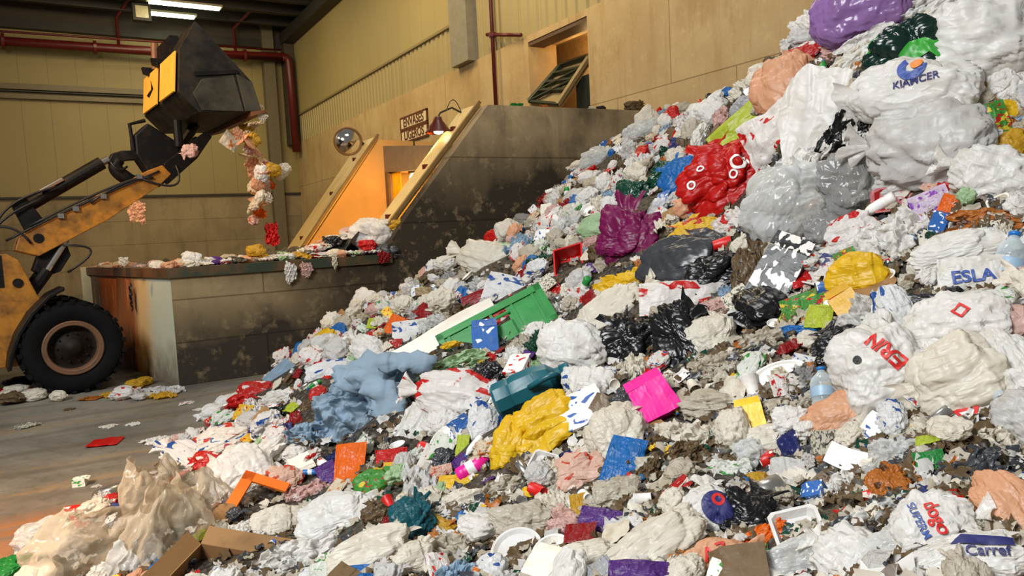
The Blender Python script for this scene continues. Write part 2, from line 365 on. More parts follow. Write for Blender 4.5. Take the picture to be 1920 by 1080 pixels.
# trough lamp on its arm
r = empty('work_lamp', (6.02, 12.35, 3.93)); tag(r, 'dark red bell lamp on a thin arm over the trough', 'lamp')
MB().lathe([(.03, .2), (.07, .19), (.09, .12), (.24, -.08), (.25, -.1), (.22, -.09), (.08, .1), (.03, .12)], 28, 'z').build('lamp_shade', plain('dark_red_enamel', (74, 22, 14), .35), r, smooth=True)
MB().lathe([(.0, .06), (.06, .05), (.1, -.03), (.08, -.1), (0, -.13)], 20, 'z').build('bulb', emit('bulb_glow', (255, 236, 190), 14), r, smooth=True)
MB().tube([(0, 0, .18), (.06, 0, .27), (.3, 0, .37), (.62, .02, .24)], .018).build('arm', m_dark, r)
MB().tube(arc((.2, 0, .34), (.36, .03, .52), (.5, .02, .3))+arc((.5, .02, .3), (.42, 0, .02), (.36, .05, -.1)), .008, 6).build('cable', m_dark, r)
sl = bpy.data.lights.new('work_lamp_light', 'SPOT'); sl.energy = 900; sl.color = (1, .49, .09); sl.spot_size = math.radians(100); sl.spot_blend = .7; sl.shadow_soft_size = .1
so = bpy.data.objects.new('work_lamp_light', sl); COL.objects.link(so); so.location = (5.96, 12.42, 3.78); so.rotation_euler = (Vector((4.7, 16.6, 1.4))-Vector(so.location)).to_track_quat('-Z', 'Y').to_euler()
# round mirror
r = empty('convex_mirror', (5.98, 17.2, 4.29)); tag(r, 'round convex safety mirror on a bracket at the rear inclined beam', 'mirror')
d = Vector((-.22, -1, -.06)).normalized(); R = d.to_track_quat('Y', 'Z').to_matrix().to_4x4()
t = NT('mirror_glass'); t.base((.75, .7, .62)); mm = t.set(.08, 1.0)
o = MB().lathe([(0, .13), (.12, .115), (.22, .08), (.3, .03)], 32).build('mirror_dome', mm, r, smooth=True); o.matrix_local = R
o = MB().lathe([(.29, .0), (.33, .0), (.34, .04), (.31, .06), (.29, .03)], 32).build('mirror_rim', plain('mirror_rim_paint', (96, 70, 34), .5), r, smooth=True); o.matrix_local = R
MB().tube([(.02, .1, .3), (.6, .2, -.15)], .035).build('bracket', m_dark, r)
MB().tube([(.6, .25, -.2), (.75, .1, .1)], .05).build('post', m_dark, r)
# two stacked signs on the side wall
def text_mesh(txt, size=1.0, ext=0.0, bold=0.0):
    c = bpy.data.curves.new('lettering', 'FONT'); c.body = txt; c.size = size; c.align_x = 'CENTER'; c.align_y = 'CENTER'; c.extrude = ext; c.offset = bold
    o = bpy.data.objects.new('lettering', c); COL.objects.link(o)
    bpy.context.view_layer.update()
    me = bpy.data.meshes.new_from_object(o.evaluated_get(bpy.context.evaluated_depsgraph_get())); bpy.data.objects.remove(o); return me
m_signb = plain('sign_board', (226, 206, 166), .5, 0, .04); m_signt = plain('sign_brown', (96, 48, 22), .5)
for z, txt, lab in ((5.98, 'ENVASES', 'upper cream sign with brown border reading ENVASES on the side wall'), (5.52, 'LIGEROS', 'lower cream sign with brown border, partly behind the lamp')):
    r = empty('sign', (WX-.04, 24.0, z)); tag(r, lab, 'sign')
    box('board', (-.01, -1.12, -.2), (.03, 1.12, .2), m_signb, r)
    mb = MB()
    for a, b in (((-.02, -1.15, .17), (.03, 1.15, .23)), ((-.02, -1.15, -.23), (.03, 1.15, -.17)), ((-.02, -1.15, -.2), (.03, -1.08, .2)), ((-.02, 1.08, -.2), (.03, 1.15, .2))): mb.box(a, b)
    mb.build('border', m_signt, r)
    me = text_mesh(txt, .44, .004, .006); o = link('lettering', me, m_signt, r)
    o.matrix_local = Matrix(((0, 0, -1, -.02), (-1, 0, 0, 0), (0, 1, 0, 0), (0, 0, 0, 1)))
P = onx(545, 300, WX); r = box('wall_plate', (WX-.06, P[1]-1.1, P[2]-.5), (WX-.01, P[1]+1.1, P[2]+.5), plain('faded_plate', (150, 140, 108), .6)); tag(r, 'small faded grey notice board low on the far side wall', 'sign')
# pipes
def pipe_thing(name, lab, runs, flanges=()):
    r = empty(name, (0, 0, 0)); tag(r, lab, 'pipe')
    for pts, rad in runs: MB().tube(pts, rad, 12).build('pipe_run', m_red, r, smooth=True)
    for c, ax, rad in flanges:
        a = Vector(c); d = Vector((.06, 0, 0)) if ax == 'x' else Vector((0, 0, .06)) if ax == 'z' else Vector((0, .06, 0)); MB().tube([a-d, a+d], rad, 14).build('flange', m_red, r)
YP = BY-.95
pipe_thing('fire_main_pipe', 'thick dark red pipe along the back wall with an elbow down the corner',
    [([(-9, YP, 10.9), (5, YP, 11.02), (10.1, YP, 11.2)]+[tuple(v) for v in arc((10.1, YP, 11.2), (10.38, YP, 11.1), (10.44, YP, 10.75), 6)]+[(10.5, YP, 6.5)], .2), ([(-9, YP-.1, 11.25), (10, YP-.1, 11.5)], .05)],
    [((-1.48, YP, 10.97), 'x', .34), ((1.9, YP, 10.99), 'x', .3), ((8.3, YP, 11.13), 'x', .3)])
pipe_thing('drop_pipe', 'thin dark red drop pipe from ceiling to main, behind the loader cylinder', [([(3.4, YP-2.6, 12.8), (2.84, YP, 12.4), (2.86, YP, 11)], .07)])
pipe_thing('drop_pipe', 'thin dark red drop pipe from ceiling to main, behind the bucket tip', [([(8.4, YP-2.6, 12.8), (7.88, YP, 12.4), (7.9, YP, 11.1)], .07)])
pipe_thing('wall_riser_pipe', 'dark red riser pipe with a short side bracket on the concrete side wall', [([(WX-.15, 18.1, 4.4), (WX-.15, 18.1, 12.8)], .055), ([(WX-.15, 18.4, 7.5), (WX-.1, 16.7, 7.08)], .05)], [((WX-.15, 18.1, 7.42), 'z', .1)])
# ceiling lamps
for c, hl, lab in (((5.3, 34.9, 12.3), 1.5, 'long glowing strip light under the dark ceiling, nearer of two'), ((4.9, 36.6, 12.3), 1.1, 'shorter glowing strip light under the dark ceiling, farther of two')):
    r = empty('strip_light', c); tag(r, lab, 'lamp'); box('housing', (-hl, -.2, .05), (hl, .2, .14), m_greysteel, r)
    for dy in (-.1, .1): MB().tube([(-hl+.1, dy, 0), (hl-.1, dy, 0)], .05).build('tube', emit('strip_tube_glow', (240, 245, 205), 22), r)
    MB().tube([(0, 0, .14), (0, 0, .6)], .02).build('hanger', m_dark, r)
r = empty('floodlight', (3.72, 36.2, 12.2)); tag(r, 'square dark floodlight with pale glass hanging below the ceiling', 'lamp')
box('housing', (-.36, -.1, -.36), (.36, .3, .36), m_dark, r); box('lens', (-.25, -.13, -.25), (.25, -.1, .25), plain('pale_lens', (190, 176, 140), .3), r); MB().tube([(0, .1, .36), (0, .1, .7)], .03).build('bracket', m_dark, r)
# conveyor frame in the wall opening
A, B, Cc, D = onx(992, 190, 10.75), onx(1052, 122, 11.4), onx(1106, 104, 11.4), onx(1046, 195, 10.75)
r = empty('conveyor_frame', A); tag(r, 'tilted dark green conveyor frame with cross slats in the wall opening', 'conveyor')
A, B, Cc, D = [Vector(v)-Vector(A) for v in (A, B, Cc, D)]
m_gr = plain('dark_green_steel', (38, 44, 28), .5); m_pan = plain('belt_underside', (150, 128, 82), .7)
def bar(name, a, b, rad=.05, mat=m_gr): return MB().tube([a, b], rad, 4).build(name, mat, r)
bar('side_rail', A, B, .08); bar('side_rail', D, Cc, .07, m_pan); bar('end_rail', B, Cc, .07); bar('end_rail', A, D, .05)
for k in (.3, .52, .76): bar('cross_slat', A.lerp(B, k), D.lerp(Cc, k), .06)
bar('diagonal_brace', A.lerp(B, .3), D.lerp(Cc, .76)); bar('diagonal_brace', A.lerp(B, .0), D.lerp(Cc, .52))
off = Vector((.06, .02, -.05)); MB().add([A+off, D+off, Cc+off, B+off, A+off*2, D+off*2, Cc+off*2, B+off*2], [(0, 1, 2, 3), (7, 6, 5, 4), (0, 4, 5, 1), (1, 5, 6, 2), (2, 6, 7, 3), (3, 7, 4, 0)]).build('belt_panel', m_pan, r)
struct(box('wall_opening_panel', (WX+.5, OY0, 4.3), (WX+.56, OY0+1.2, 5.7), plain('opening_green', (28, 38, 26), .6)))
point('annex_lamp', (WX+1.35, 15.6, 6.6), 45, (1, .66, .28))

# ------------------------------------------------------------------ wheel loader
m_yp = worn('loader_yellow', (178, 116, 32), (84, 54, 24), .5, 4, .45); m_bk = worn('loader_black', (17, 15, 14), (40, 32, 24), .35, 5, .5, 0, .2)
m_bkt = worn('bucket_steel', (26, 24, 21), (58, 50, 38), .6, 3, .55, 0, .2); m_gre = worn('bucket_side_panel', (74, 68, 54), (36, 33, 27), .6, 2.5, .6, 0, .2)
m_tire = plain('tyre_rubber', (17, 16, 16), .8, 0, .3, 6, .3, 20, .12); m_rim = worn('rim_bronze', (112, 78, 52), (88, 62, 42), .4, 4); m_hub = worn('hub_dark', (30, 23, 17), (48, 35, 24), .4, 5, .6, 0, .2)
m_hose = plain('hose_rubber', (26, 23, 21), .5); m_chr = plain('chrome_rod', (200, 196, 186), .2, .9); m_rust = worn('rusty_lip', (118, 74, 42), (70, 44, 28), .5, 5)
LD = empty('wheel_loader', (-.15, 13.2, 0), math.radians(6)); tag(LD, 'yellow wheel loader with raised black bucket tipping rubbish into the trough', 'loader')
def wheel(cx, cy, near):
    R0 = .665; c = (cx, cy, R0-.01); W = .5; s = -1 if near else 1
    prof = [(.36, -.2), (.42, -.25), (.52, -.27), (.59, -.255), (.63, -.22), (.64, -.1), (.64, .1), (.63, .22), (.59, .255), (.52, .27), (.42, .25), (.36, .2)]
    ty = MB().lathe(prof, 56, 'y', c).build('tyre', m_tire, LD, smooth=True)
    mb = MB()
    for k in range(26):
        a = 2*PI*k/26
        for sg in (-1, 1):
            off = 0 if sg < 0 else PI/26
            q = []
            for dr in (.61, .67):
                for da, y in ((-.045, 0), (.045, 0), (.11, .25*sg), (.02, .25*sg)):
                    q.append((c[0]+dr*math.cos(a+off+da), c[1]+y, c[2]+dr*math.sin(a+off+da)))
            mb.add(q, [(0, 1, 2, 3), (4, 7, 6, 5), (0, 4, 5, 1), (1, 5, 6, 2), (2, 6, 7, 3), (3, 7, 4, 0)])
    mb.build('tread', m_tire, ty)
    rm = MB().lathe([(.38, .21*s), (.385, .25*s), (.365, .26*s), (.345, .24*s), (.335, .25*s), (.315, .24*s), (.305, .1*s)], 48, 'y', c).build('rim', m_rim, LD, smooth=True)
    hb = MB().lathe([(.31, .1*s), (.24, .08*s), (.2, .13*s), (.12, .14*s), (.1, .2*s), (0, .21*s)], 32, 'y', c).build('hub', m_hub, LD, smooth=True)
    for k in range(10):
        a = 2*PI*k/10; p = (c[0]+.2*math.cos(a), c[1]+.13*s, c[2]+.2*math.sin(a)); MB().tube([p, (p[0], p[1]+.03*s, p[2])], .015, 6).build('wheel_nut', m_hub, hb)
wheel(0.02, -.95, True); wheel(0.02, .6, False)
wheel(-2.75, -.95, True); wheel(-2.75, .6, False)
MB().tube([(-1.3, -.05, .6), (-1.3, -.05, 1.5)], .16).build('articulation_pin', m_bk, LD)
MB().prism([(-1.35, .55), (-1.35, 1.5), (-2.2, 1.55), (-2.3, 2.0), (-4.0, 1.85), (-4.25, 1.5), (-4.25, .6)], -.62, .5).build('rear_frame', m_yp, LD, .03)
cabb = MB().prism([(-1.4, 1.5), (-1.32, 2.1), (-1.38, 2.15), (-2.3, 2.15), (-2.3, 1.5)], -.6, .48).build('cab', m_yp, LD, .02)
for x, y in ((-1.38, -.58), (-1.38, .46), (-2.26, -.58), (-2.26, .46)): MB().tube([(x, y, 2.1), (x-.06, y, 3.2)], .04, 6).build('cab_post', m_bk, cabb)
box('cab_roof', (-2.42, -.66, 3.18), (-1.36, .54, 3.3), m_yp, cabb, .03)
gt = NT('cab_glass'); gt.b.inputs['Transmission Weight'].default_value = .9; gt.base((.8, .85, .85)); m_gl = gt.set(.05)
for a, c in (((-2.28, -.585, 2.15), (-1.42, -.575, 3.18)), ((-2.28, .455, 2.15), (-1.42, .465, 3.18)), ((-1.41, -.56, 2.15), (-1.4, .44, 3.18)), ((-2.29, -.56, 2.15), (-2.28, .44, 3.18))): box('cab_window', a, c, m_gl, cabb)
MB().tube([(0.02, -.9, .71), (0.02, .6, .71)], .13).build('axle', m_bk, LD)
fr = MB().prism([(-1.25, 2.02), (-.62, 2.02), (-.48, 1.92), (-.3, 1.4), (-.12, 1.12), (-.16, .9), (-.55, .42), (-1.25, .42)], -.62, .5).build('front_frame', m_yp, LD, .02)
MB().tube([(-.52, -.64, 1.6), (-.52, -.58, 1.6)], .065, 16).build('pin_hole', m_bk, LD)
box('frame_slot', (-.9, -.63, 1.55), (-.68, -.615, 2.0), m_bk, fr)
pts = [(-.02, 1.47), (-.2, 1.38), (-.42, 1.15), (-.58, .9), (-.68, .65), (-.72, .45)]
V = []; F = []
for x, z in pts:
    d = Vector((x-.02, 0, z-.7)).normalized()*.05
    for y in (-1.22, -.6): V += [(x, y, z), (x+d.x, y, z+d.z)]
for i in range(len(pts)-1):
    b = i*4; e = b+4; F += [(b, b+2, e+2, e), (b+1, e+1, e+3, b+3), (b, e, e+1, b+1), (b+2, b+3, e+3, e+2)]
F += [(0, 1, 3, 2), (len(V)-4, len(V)-2, len(V)-1, len(V)-3)]
MB().add(V, F).build('fender', m_bk, LD, .01)
boom = [(-.5, 2.06), (-.44, 2.24), (-.3, 2.34), (.77, 2.91), (1.35, 3.22), (1.56, 3.3), (1.68, 3.16), (1.47, 2.96), (.74, 2.47), (-.22, 1.96)]
for y in (-.32, .28):
    b = MB().prism(boom, y-.07, y+.07).build('boom_arm', m_yp, LD, .012)
    MB().tube([(-.2, y-.08, 2.22), (-.2, y-.06, 2.22)], .07, 14).build('pivot_pin', m_bk, b)
    MB().prism([(1.5, 3.12), (1.62, 3.0), (2.1, 3.42), (2.36, 3.78), (2.26, 3.86), (2.0, 3.66), (1.6, 3.34)], y-.06, y+.06).build('boom_tip', m_bk, LD, .01)
    MB().tube([(-.42, y, 1.35), (-.12, y, 1.75)], .085).build('lift_cylinder', m_bk, LD); MB().tube([(-.12, y, 1.75), (.16, y, 2.18)], .04).build('lift_rod', m_chr, LD)
MB().prism([(-.2, 2.0), (.15, 2.16), (.2, 1.95), (.05, 1.72), (-.15, 1.65), (-.3, 1.75)], -.26, .2).build('boom_bracket', m_bk, LD, .01)
box('boom_cross_tube', (.55, -.3, 2.55), (.8, .26, 2.72), m_yp, LD, .02)
MB().prism([(-.48, 2.75), (-.3, 2.84), (-.22, 2.72), (.02, 2.3), (-.12, 2.14), (-.28, 2.2)], -.16, .1).build('cylinder_bracket', m_bk, LD, .015)
MB().tube([(-.36, -.03, 2.66), (.76, -.03, 3.36)], .1, 16).build('tilt_cylinder', m_bk, LD, smooth=False)
MB().tube([(.74, -.03, 3.35), (.86, -.03, 3.42)], .055).build('tilt_rod', m_chr, LD)
MB().tube([(-.1, -.14, 2.92), (.2, -.14, 3.1)], .03).build('grease_line', m_chr, LD)
MB().prism([(.83, 3.36), (.9, 3.5), (1.05, 3.55), (1.36, 3.56), (1.36, 3.42), (1.12, 3.4), (.92, 3.34)], -.12, .06).build('coupler_link', m_bk, LD, .015)
MB().tube([tuple(v) for v in arc((1.0, -.03, 3.42), (.98, -.03, 3.22), (1.3, -.03, 3.02))], [.1, .1, .1, .105, .11, .11, .11, .11, .1, .1, .1]).build('rocker_arm', m_bk, LD, smooth=True)
MB().prism([(1.43, 3.98), (1.22, 3.78), (1.22, 3.48), (1.42, 3.12), (1.6, 3.16), (1.86, 3.26), (2.1, 3.5), (2.02, 3.66), (1.84, 3.7)], -.24, .18).build('bell_crank', m_bk, LD, .03)
MB().tube([(1.2, -.2, 3.55), (1.17, -.2, 3.95), (1.4, -.2, 4.02)], .03).build('guard_rod', m_bk, LD)
MB().tube([(1.86, -.05, 3.55), (2.2, -.05, 4.02)], .085).build('bucket_link', m_bk, LD)
MB().tube([(1.84, -.35, 3.6), (1.84, -.35, 4.02)], .07).build('bucket_link', m_bk, LD)
for k, (a, b, c) in enumerate((((-.7, -.2, 2.3), (-.5, -.2, 2.7), (.1, -.2, 2.98)), ((-.8, -.25, 2.15), (-.6, -.25, 2.5), (-.1, -.2, 2.8)), ((-.6, -.42, 2.2), (.3, -.42, 2.66), (1.5, -.42, 3.2)), ((-.3, -.43, 2.4), (.6, -.43, 2.86), (1.2, -.43, 3.1)), ((1.2, -.42, 3.1), (1.7, -.44, 2.98), (1.75, -.42, 3.3)), ((.1, -.4, 2.1), (.45, -.4, 2.0), (.12, -.4, 1.7)), ((-1, -.4, 2.25), (-.6, -.42, 2.4), (-.3, -.42, 2.15)), ((.5, -.43, 2.72), (1.0, -.43, 3.02), (1.4, -.43, 3.1)), ((.86, -.2, 3.36), (.95, -.22, 3.24), (1.1, -.1, 3.3)))):
    MB().tube([tuple(v) for v in arc(a, b, c)], .018, 7).build('hose', m_hose, LD, smooth=True)
for x, z in ((.1, 2.5), (.68, 2.78), (.3, 2.6), (1.2, 3.08)): box('hose_clamp', (x-.04, -.45, z), (x+.04, -.38, z+.07), m_chr, LD)
bp = [(1.98, 5.36), (1.72, 4.92), (1.66, 4.29), (1.93, 4.0), (2.88, 4.06)]
BK = MB()
n2 = len(bp); th = .05
inner = [(2.02, 5.3), (1.78, 4.9), (1.72, 4.32), (1.96, 4.06), (2.86, 4.1)]
BK.prism(bp+inner[::-1], -1.28, 1.05)
bk = BK.build('bucket', m_bkt, LD, .01)
side = [(1.98, 5.36), (1.72, 4.92), (1.66, 4.29), (1.93, 4.0), (2.88, 4.06), (2.76, 4.52), (2.6, 4.7)]
for y in (-1.33, 1.05): MB().prism(side, y, y+.05).build('side_plate', m_bkt, bk, .008)
MB().prism([(1.97, 4.03), (2.6, 4.05), (2.48, 4.6), (2.0, 4.5), (1.86, 4.28)], -1.35, -1.325).build('wear_panel', m_gre, bk, .006)
MB().prism([(2.62, 4.05), (2.87, 4.08), (2.76, 4.5), (2.52, 4.62)], -1.36, -1.325).build('corner_plate', m_gre, bk, .006)
MB().prism([(1.9, 4.6), (2.55, 4.68), (2.57, 4.63), (1.92, 4.54)], -1.36, -1.325).build('side_rib', m_bk, bk)
MB().prism([(2.7, 3.98), (2.95, 4.05), (2.96, 4.09), (2.7, 4.05)], -1.4, 1.12).build('cutting_edge', m_rust, bk)
for y0, y1 in ((-1.26, -.3), (-.1, .95)):
    MB().prism([(1.69, 4.9), (1.63, 4.3), (1.61, 4.31), (1.67, 4.9)], y0, y1).build('yellow_back_plate', plain('plate_yellow', (255, 186, 72), .4, 0, .08, 3), bk)
MB().add([(1.63, .15, 4.6), (1.645, .35, 4.76), (1.665, .48, 4.8), (1.645, .4, 4.62), (1.625, .62, 4.56), (1.62, .45, 4.5)], [(0, 1, 2, 3), (0, 3, 4, 5)]).build('black_emblem', m_bk, bk)
MB().tube([(1.74, .35, 4.95), (1.76, .35, 5.38)], .06).build('bucket_guard_post', m_rust, bk); MB().prism([(1.78, 4.95), (1.9, 5.12), (1.9, 5.3), (1.78, 5.3)], -.6, .3).build('spill_guard', m_bk, bk)
for y in (-.2, .5): MB().prism([(1.7, 4.86), (1.58, 4.9), (1.56, 5.0), (1.74, 5.0)], y-.05, y+.05).build('bracket_lug', m_bk, bk)
# ------------------------------------------------------------------ the heap: a slope of rubbish, its height found from points measured on it
CP = []
def cp(px, py, d): CP.append(EYE+ray(px, py)*d)
for px, py in ((440, 742), (395, 800), (300, 880), (215, 940), (110, 990), (40, 1080), (470, 735)): CP.append(onz(px, py, 0.0))
for x, y in ((-.9, 5.0), (-1.1, 4.0), (1.2, 11.45), (-.5, 8), (.2, 10), (-2, 6), (-2, 4), (-1.2, 2.6), (-3, 8), (1.2, 10.9), (-.6, 1.2)): CP.append(np.array((x, y, -.05)))
for px, py in ((440, 732), (520, 684), (600, 618), (690, 566), (750, 542), (850, 502), (950, 442), (1000, 402), (1050, 345), (1130, 275), (1210, 222), (1235, 200)): P = ony(px, py, FY-.05); CP.append(P)
for px, py, d in ((420, 950, 4.9), (600, 1000, 4.4), (690, 800, 5.5), (560, 720, 7.6), (620, 660, 8.6), (480, 830, 6.3), (450, 1060, 3.9), (700, 1070, 3.5),
    (900, 1060, 3.1), (900, 900, 4.0), (900, 750, 5.1), (900, 640, 6.4), (850, 570, 8.3), (760, 580, 9.1), (800, 660, 6.9),
    (1200, 1060, 2.75), (1200, 900, 3.4), (1200, 750, 4.2), (1200, 620, 5.0), (1190, 480, 6.3), (1190, 370, 8.2), (1200, 300, 10.3), (1170, 270, 12.5), (1000, 470, 8.8), (1060, 380, 10.8), (1050, 560, 6.6), (980, 560, 7.4),
    (1500, 1060, 2.45), (1500, 900, 2.9), (1500, 750, 3.5), (1480, 600, 4.2), (1450, 450, 4.9), (1370, 345, 5.8), (1350, 250, 7.6), (1300, 222, 10.0), (1440, 135, 6.4), (1500, 250, 5.1), (1380, 190, 8.2),
    (1850, 1060, 2.1), (1850, 900, 2.5), (1850, 750, 2.9), (1850, 600, 3.3), (1850, 450, 3.7), (1850, 300, 4.0), (1850, 150, 4.3), (1830, 20, 4.6), (1640, 30, 5.1), (1570, 100, 5.5), (1700, 180, 4.6), (1650, 400, 4.3),
    (2100, 900, 2.4), (2100, 600, 3.2), (2100, 300, 3.9), (2100, 50, 4.5), (1900, -60, 4.9), (1750, -60, 5.2)): cp(px, py, d)
for P in ((10.8, 10.2, 4.15), (10.8, 9, 3.95), (10.8, 7, 3.9), (10.8, 5, 3.9), (10.8, 2.5, 3.8), (9, 6, 3.95), (8, 4.5, 4.0), (9.6, 9.5, 3.9), (8.5, 8.5, 3.6), (7, 3, 4.0), (6, 1.5, 3.6), (10.8, 11.4, 4.25)): CP.append(np.array(P))
CP = np.array(CP)
def tps(A, B):
    r2 = ((A[:, None, :2]-B[None, :, :2])**2).sum(-1); return .5*r2*np.log(r2+1e-9)
n = len(CP); Kx = tps(CP, CP)+np.eye(n)*.02; Q = np.c_[np.ones(n), CP[:, :2]]
sol = np.linalg.solve(np.block([[Kx, Q], [Q.T, np.zeros((3, 3))]]), np.r_[CP[:, 2], 0, 0, 0])
def tri(x): return np.abs(np.mod(x, 2)-1)
def heap_z(xy):
    xy = np.atleast_2d(xy).astype(float)
    z = tps(xy, CP)@sol[:n]+np.c_[np.ones(len(xy)), xy]@sol[n:]
    return z
GX = np.arange(-2.2, 10.81, .09); GY = np.arange(1.0, 11.47, .09)
gx, gy = np.meshgrid(GX, GY); XY = np.c_[gx.ravel(), gy.ravel()]
GZ = np.clip(heap_z(XY), -.3, 4.6)
lump = .1*np.sin(XY[:, 0]*3.1+1.3*np.sin(XY[:, 1]*1.7))*np.sin(XY[:, 1]*2.7+1.1*np.sin(XY[:, 0]*2.1))+.05*np.sin(XY[:, 0]*6.7+XY[:, 1]*4.1)*np.sin(XY[:, 1]*7.3-XY[:, 0]*2.2)
GZ = GZ+lump*np.clip(GZ/.6, 0, 1)
V = np.c_[XY, GZ]; nx = len(GX)
keep = (np.hypot(XY[:, 0], XY[:, 1]) > 1.5)
F = []
for j in range(len(GY)-1):
    for i in range(nx-1):
        q = (j*nx+i, j*nx+i+1, (j+1)*nx+i+1, (j+1)*nx+i)
        if all(keep[list(q)]) and max(GZ[list(q)]) > -.03: F.append(q)
used = sorted({i for f in F for i in f}); mp = {o: k for k, o in enumerate(used)}
hme = new_mesh('rubbish_mass', V[used], [tuple(mp[i] for i in f) for f in F], True)
def mass_mat():
    t = NT('mixed_rubbish'); p = t.pos()
    v = t.n('ShaderNodeTexVoronoi'); v.inputs['Scale'].default_value = 19; v.inputs['Randomness'].default_value = 1
    t.l(p, v.inputs['Vector']); h = t.n('ShaderNodeSeparateColor', mode='HSV'); t.l(v.outputs['Color'], h.inputs[0])
    col = t.mix(t.ramp(h.outputs[2], .3, .95), lin((30, 26, 21)), lin((84, 75, 60)))  # kept dark: the shade of the deep gaps is put into this colour
    col = t.mix(t.math('MULTIPLY', t.ramp(t.noise(p, 8, 5, .7), .45, .62), .8), col, lin((46, 38, 30)))
    t.base(col); t.bump(v.outputs[0], .9, .08); return t.set(.6)
HEAP = link('rubbish_mass', hme, mass_mat())
tag(HEAP, 'dense inner mass of mixed rubbish under the separate bags of the heap', 'rubbish', kind='stuff')
HB = BVHTree.FromPolygons([tuple(v.co) for v in hme.vertices], [tuple(p.vertices) for p in hme.polygons])
EV = Vector(EYE)
def on_heap(px, py):
    d = Vector(ray(px, py)).normalized(); h = HB.ray_cast(EV, d)
    if h[0] is None: return None
    nrm = h[1] if h[1].dot(d) < 0 else -h[1]
    return h[0], nrm, (h[0]-EV).dot(Vector(FWD))

# ------------------------------------------------------------------ shapes of the rubbish
def crum(P, rng, amp, f0, n=12, sharp=.8):
    d = np.zeros(len(P)); D = P.shape[1]
    for k in range(n):
        a = rng.normal(size=D); a /= np.linalg.norm(a); b = rng.normal(size=D); b /= np.linalg.norm(b)
        f = f0*(1+3.0*k/n); s = P@a*f+rng.random()*2+.45*np.sin(P@b*f*.8+rng.random()*6)
        d += amp*(f0/f)**sharp*(tri(s)-.5)
    return d
def puff(P, rng, amp, f0, n):
    """round lobes that meet in sharp valleys, as in film drawn tight over its contents"""
    d = np.zeros(len(P))
    for k in range(n):
        a = rng.normal(size=3); a /= np.linalg.norm(a); b = rng.normal(size=3); b /= np.linalg.norm(b)
        f = f0*(1+1.2*k/n); s = P@a*f+rng.random()*2+.5*np.sin(P@b*f*.9+rng.random()*6)
        d += amp*(f0/f)*(.66-(1-tri(s))**2)*1.1
    return d
_ico = {}
def ico(sub):
    if sub not in _ico:
        bm = bmesh.new(); bmesh.ops.create_icosphere(bm, subdivisions=sub, radius=1); bm.verts.ensure_lookup_table()
        _ico[sub] = (np.array([v.co for v in bm.verts]), [tuple(v.index for v in f.verts) for f in bm.faces]); bm.free()
    return _ico[sub]
def m_blob(seed, amp=.2, f0=1.5, sub=5, flat=.0):
    """a filled or scrunched bag"""
    rng = np.random.default_rng(seed); P, Fc = ico(sub); sgn = np.sign(P)
    B = sgn*np.abs(P)**.85
    A = rng.permutation(np.array((1.15, .4+.3*rng.random(), 1.0))); wp = .35*np.sin(B[:, [1, 2, 0]]*2.1+rng.random(3)*6)
    d = puff(B, rng, amp, f0*.9, 4)+crum((B+wp)*A, rng, amp*.3, f0*2.0, 6)+crum((B+wp)*A, rng, amp*.13, f0*5.5, 8)
    V = B*(1+d)[:, None]; V += .16*np.c_[crum(P, rng, 1, 1.1, 3), crum(P, rng, 1, 1.1, 3), crum(P, rng, 1, 1.1, 3)]
    V = V/np.abs(V).max(0)*.5
    if flat: V[:, 2] = np.where(V[:, 2] < 0, V[:, 2]*flat, V[:, 2])
    return new_mesh('bag', V, Fc, True)
def m_tied(seed, ears=True):
    """a knotted carrier bag: pleats run into the neck at +y; returns body, neck"""
    rng = np.random.default_rng(seed); nu, nv = 44, 72
    V = []; k1, k2 = rng.integers(9, 14), rng.integers(17, 26); p1, p2 = rng.random(2)*6
    lop = rng.random()*.14-.07
    for i in range(nu+1):
        u = i/nu; th = u*PI*.92
        r = .5*math.sin(th)**.75*(1-.32*u**3) if u > 0 else 0
        y = -.5+.86*(.5-.5*math.cos(u*PI))
        A = .02+.3*max(0, u-.42)**1.3
        for j in range(nv):
            a = 2*PI*j/nv
            pl = A*((tri(np.array(k1*a/PI+p1))-.5)+.6*(tri(np.array(k2*a/PI+p2+u*1.5))-.5))
            rr = r*(1+pl); V.append((rr*math.cos(a)+lop*math.sin(u*3), y, rr*math.sin(a)*.86))
    V = np.array(V); d = crum(V, rng, .05, 5, 8)+crum(V, rng, .03, 14, 6); nn = V-np.array((0, -.1, 0)); nn /= np.linalg.norm(nn, axis=1)[:, None]+1e-9
    V = V+nn*d[:, None]*np.clip(np.hypot(V[:, 0], V[:, 2])*3, .1, 1)[:, None]
    Fc = [(i*nv+j, i*nv+(j+1) % nv, (i+1)*nv+(j+1) % nv, (i+1)*nv+j) for i in range(nu) for j in range(nv)]
    body = new_mesh('tied_bag', V, Fc, True)
    V2 = []; ny, nw = 10, 48; c0 = V[-nv:].mean(0)
    for i in range(ny+1):
        u = i/ny; r = .05+.17*u**1.3
        for j in range(nw):
            a = 2*PI*j/nw; q = r*(1+.5*u*math.sin(5*a+p1)+.25*u*math.sin(11*a+p2))
            V2.append((c0[0]+q*math.cos(a), c0[1]-.03+.2*u+.05*u*math.sin(3*a+p2), q*math.sin(a)*.7))
    F2 = [(i*nw+j, i*nw+(j+1) % nw, (i+1)*nw+(j+1) % nw, (i+1)*nw+j) for i in range(ny) for j in range(nw)]
    return body, new_mesh('tied_neck', V2, F2, True)
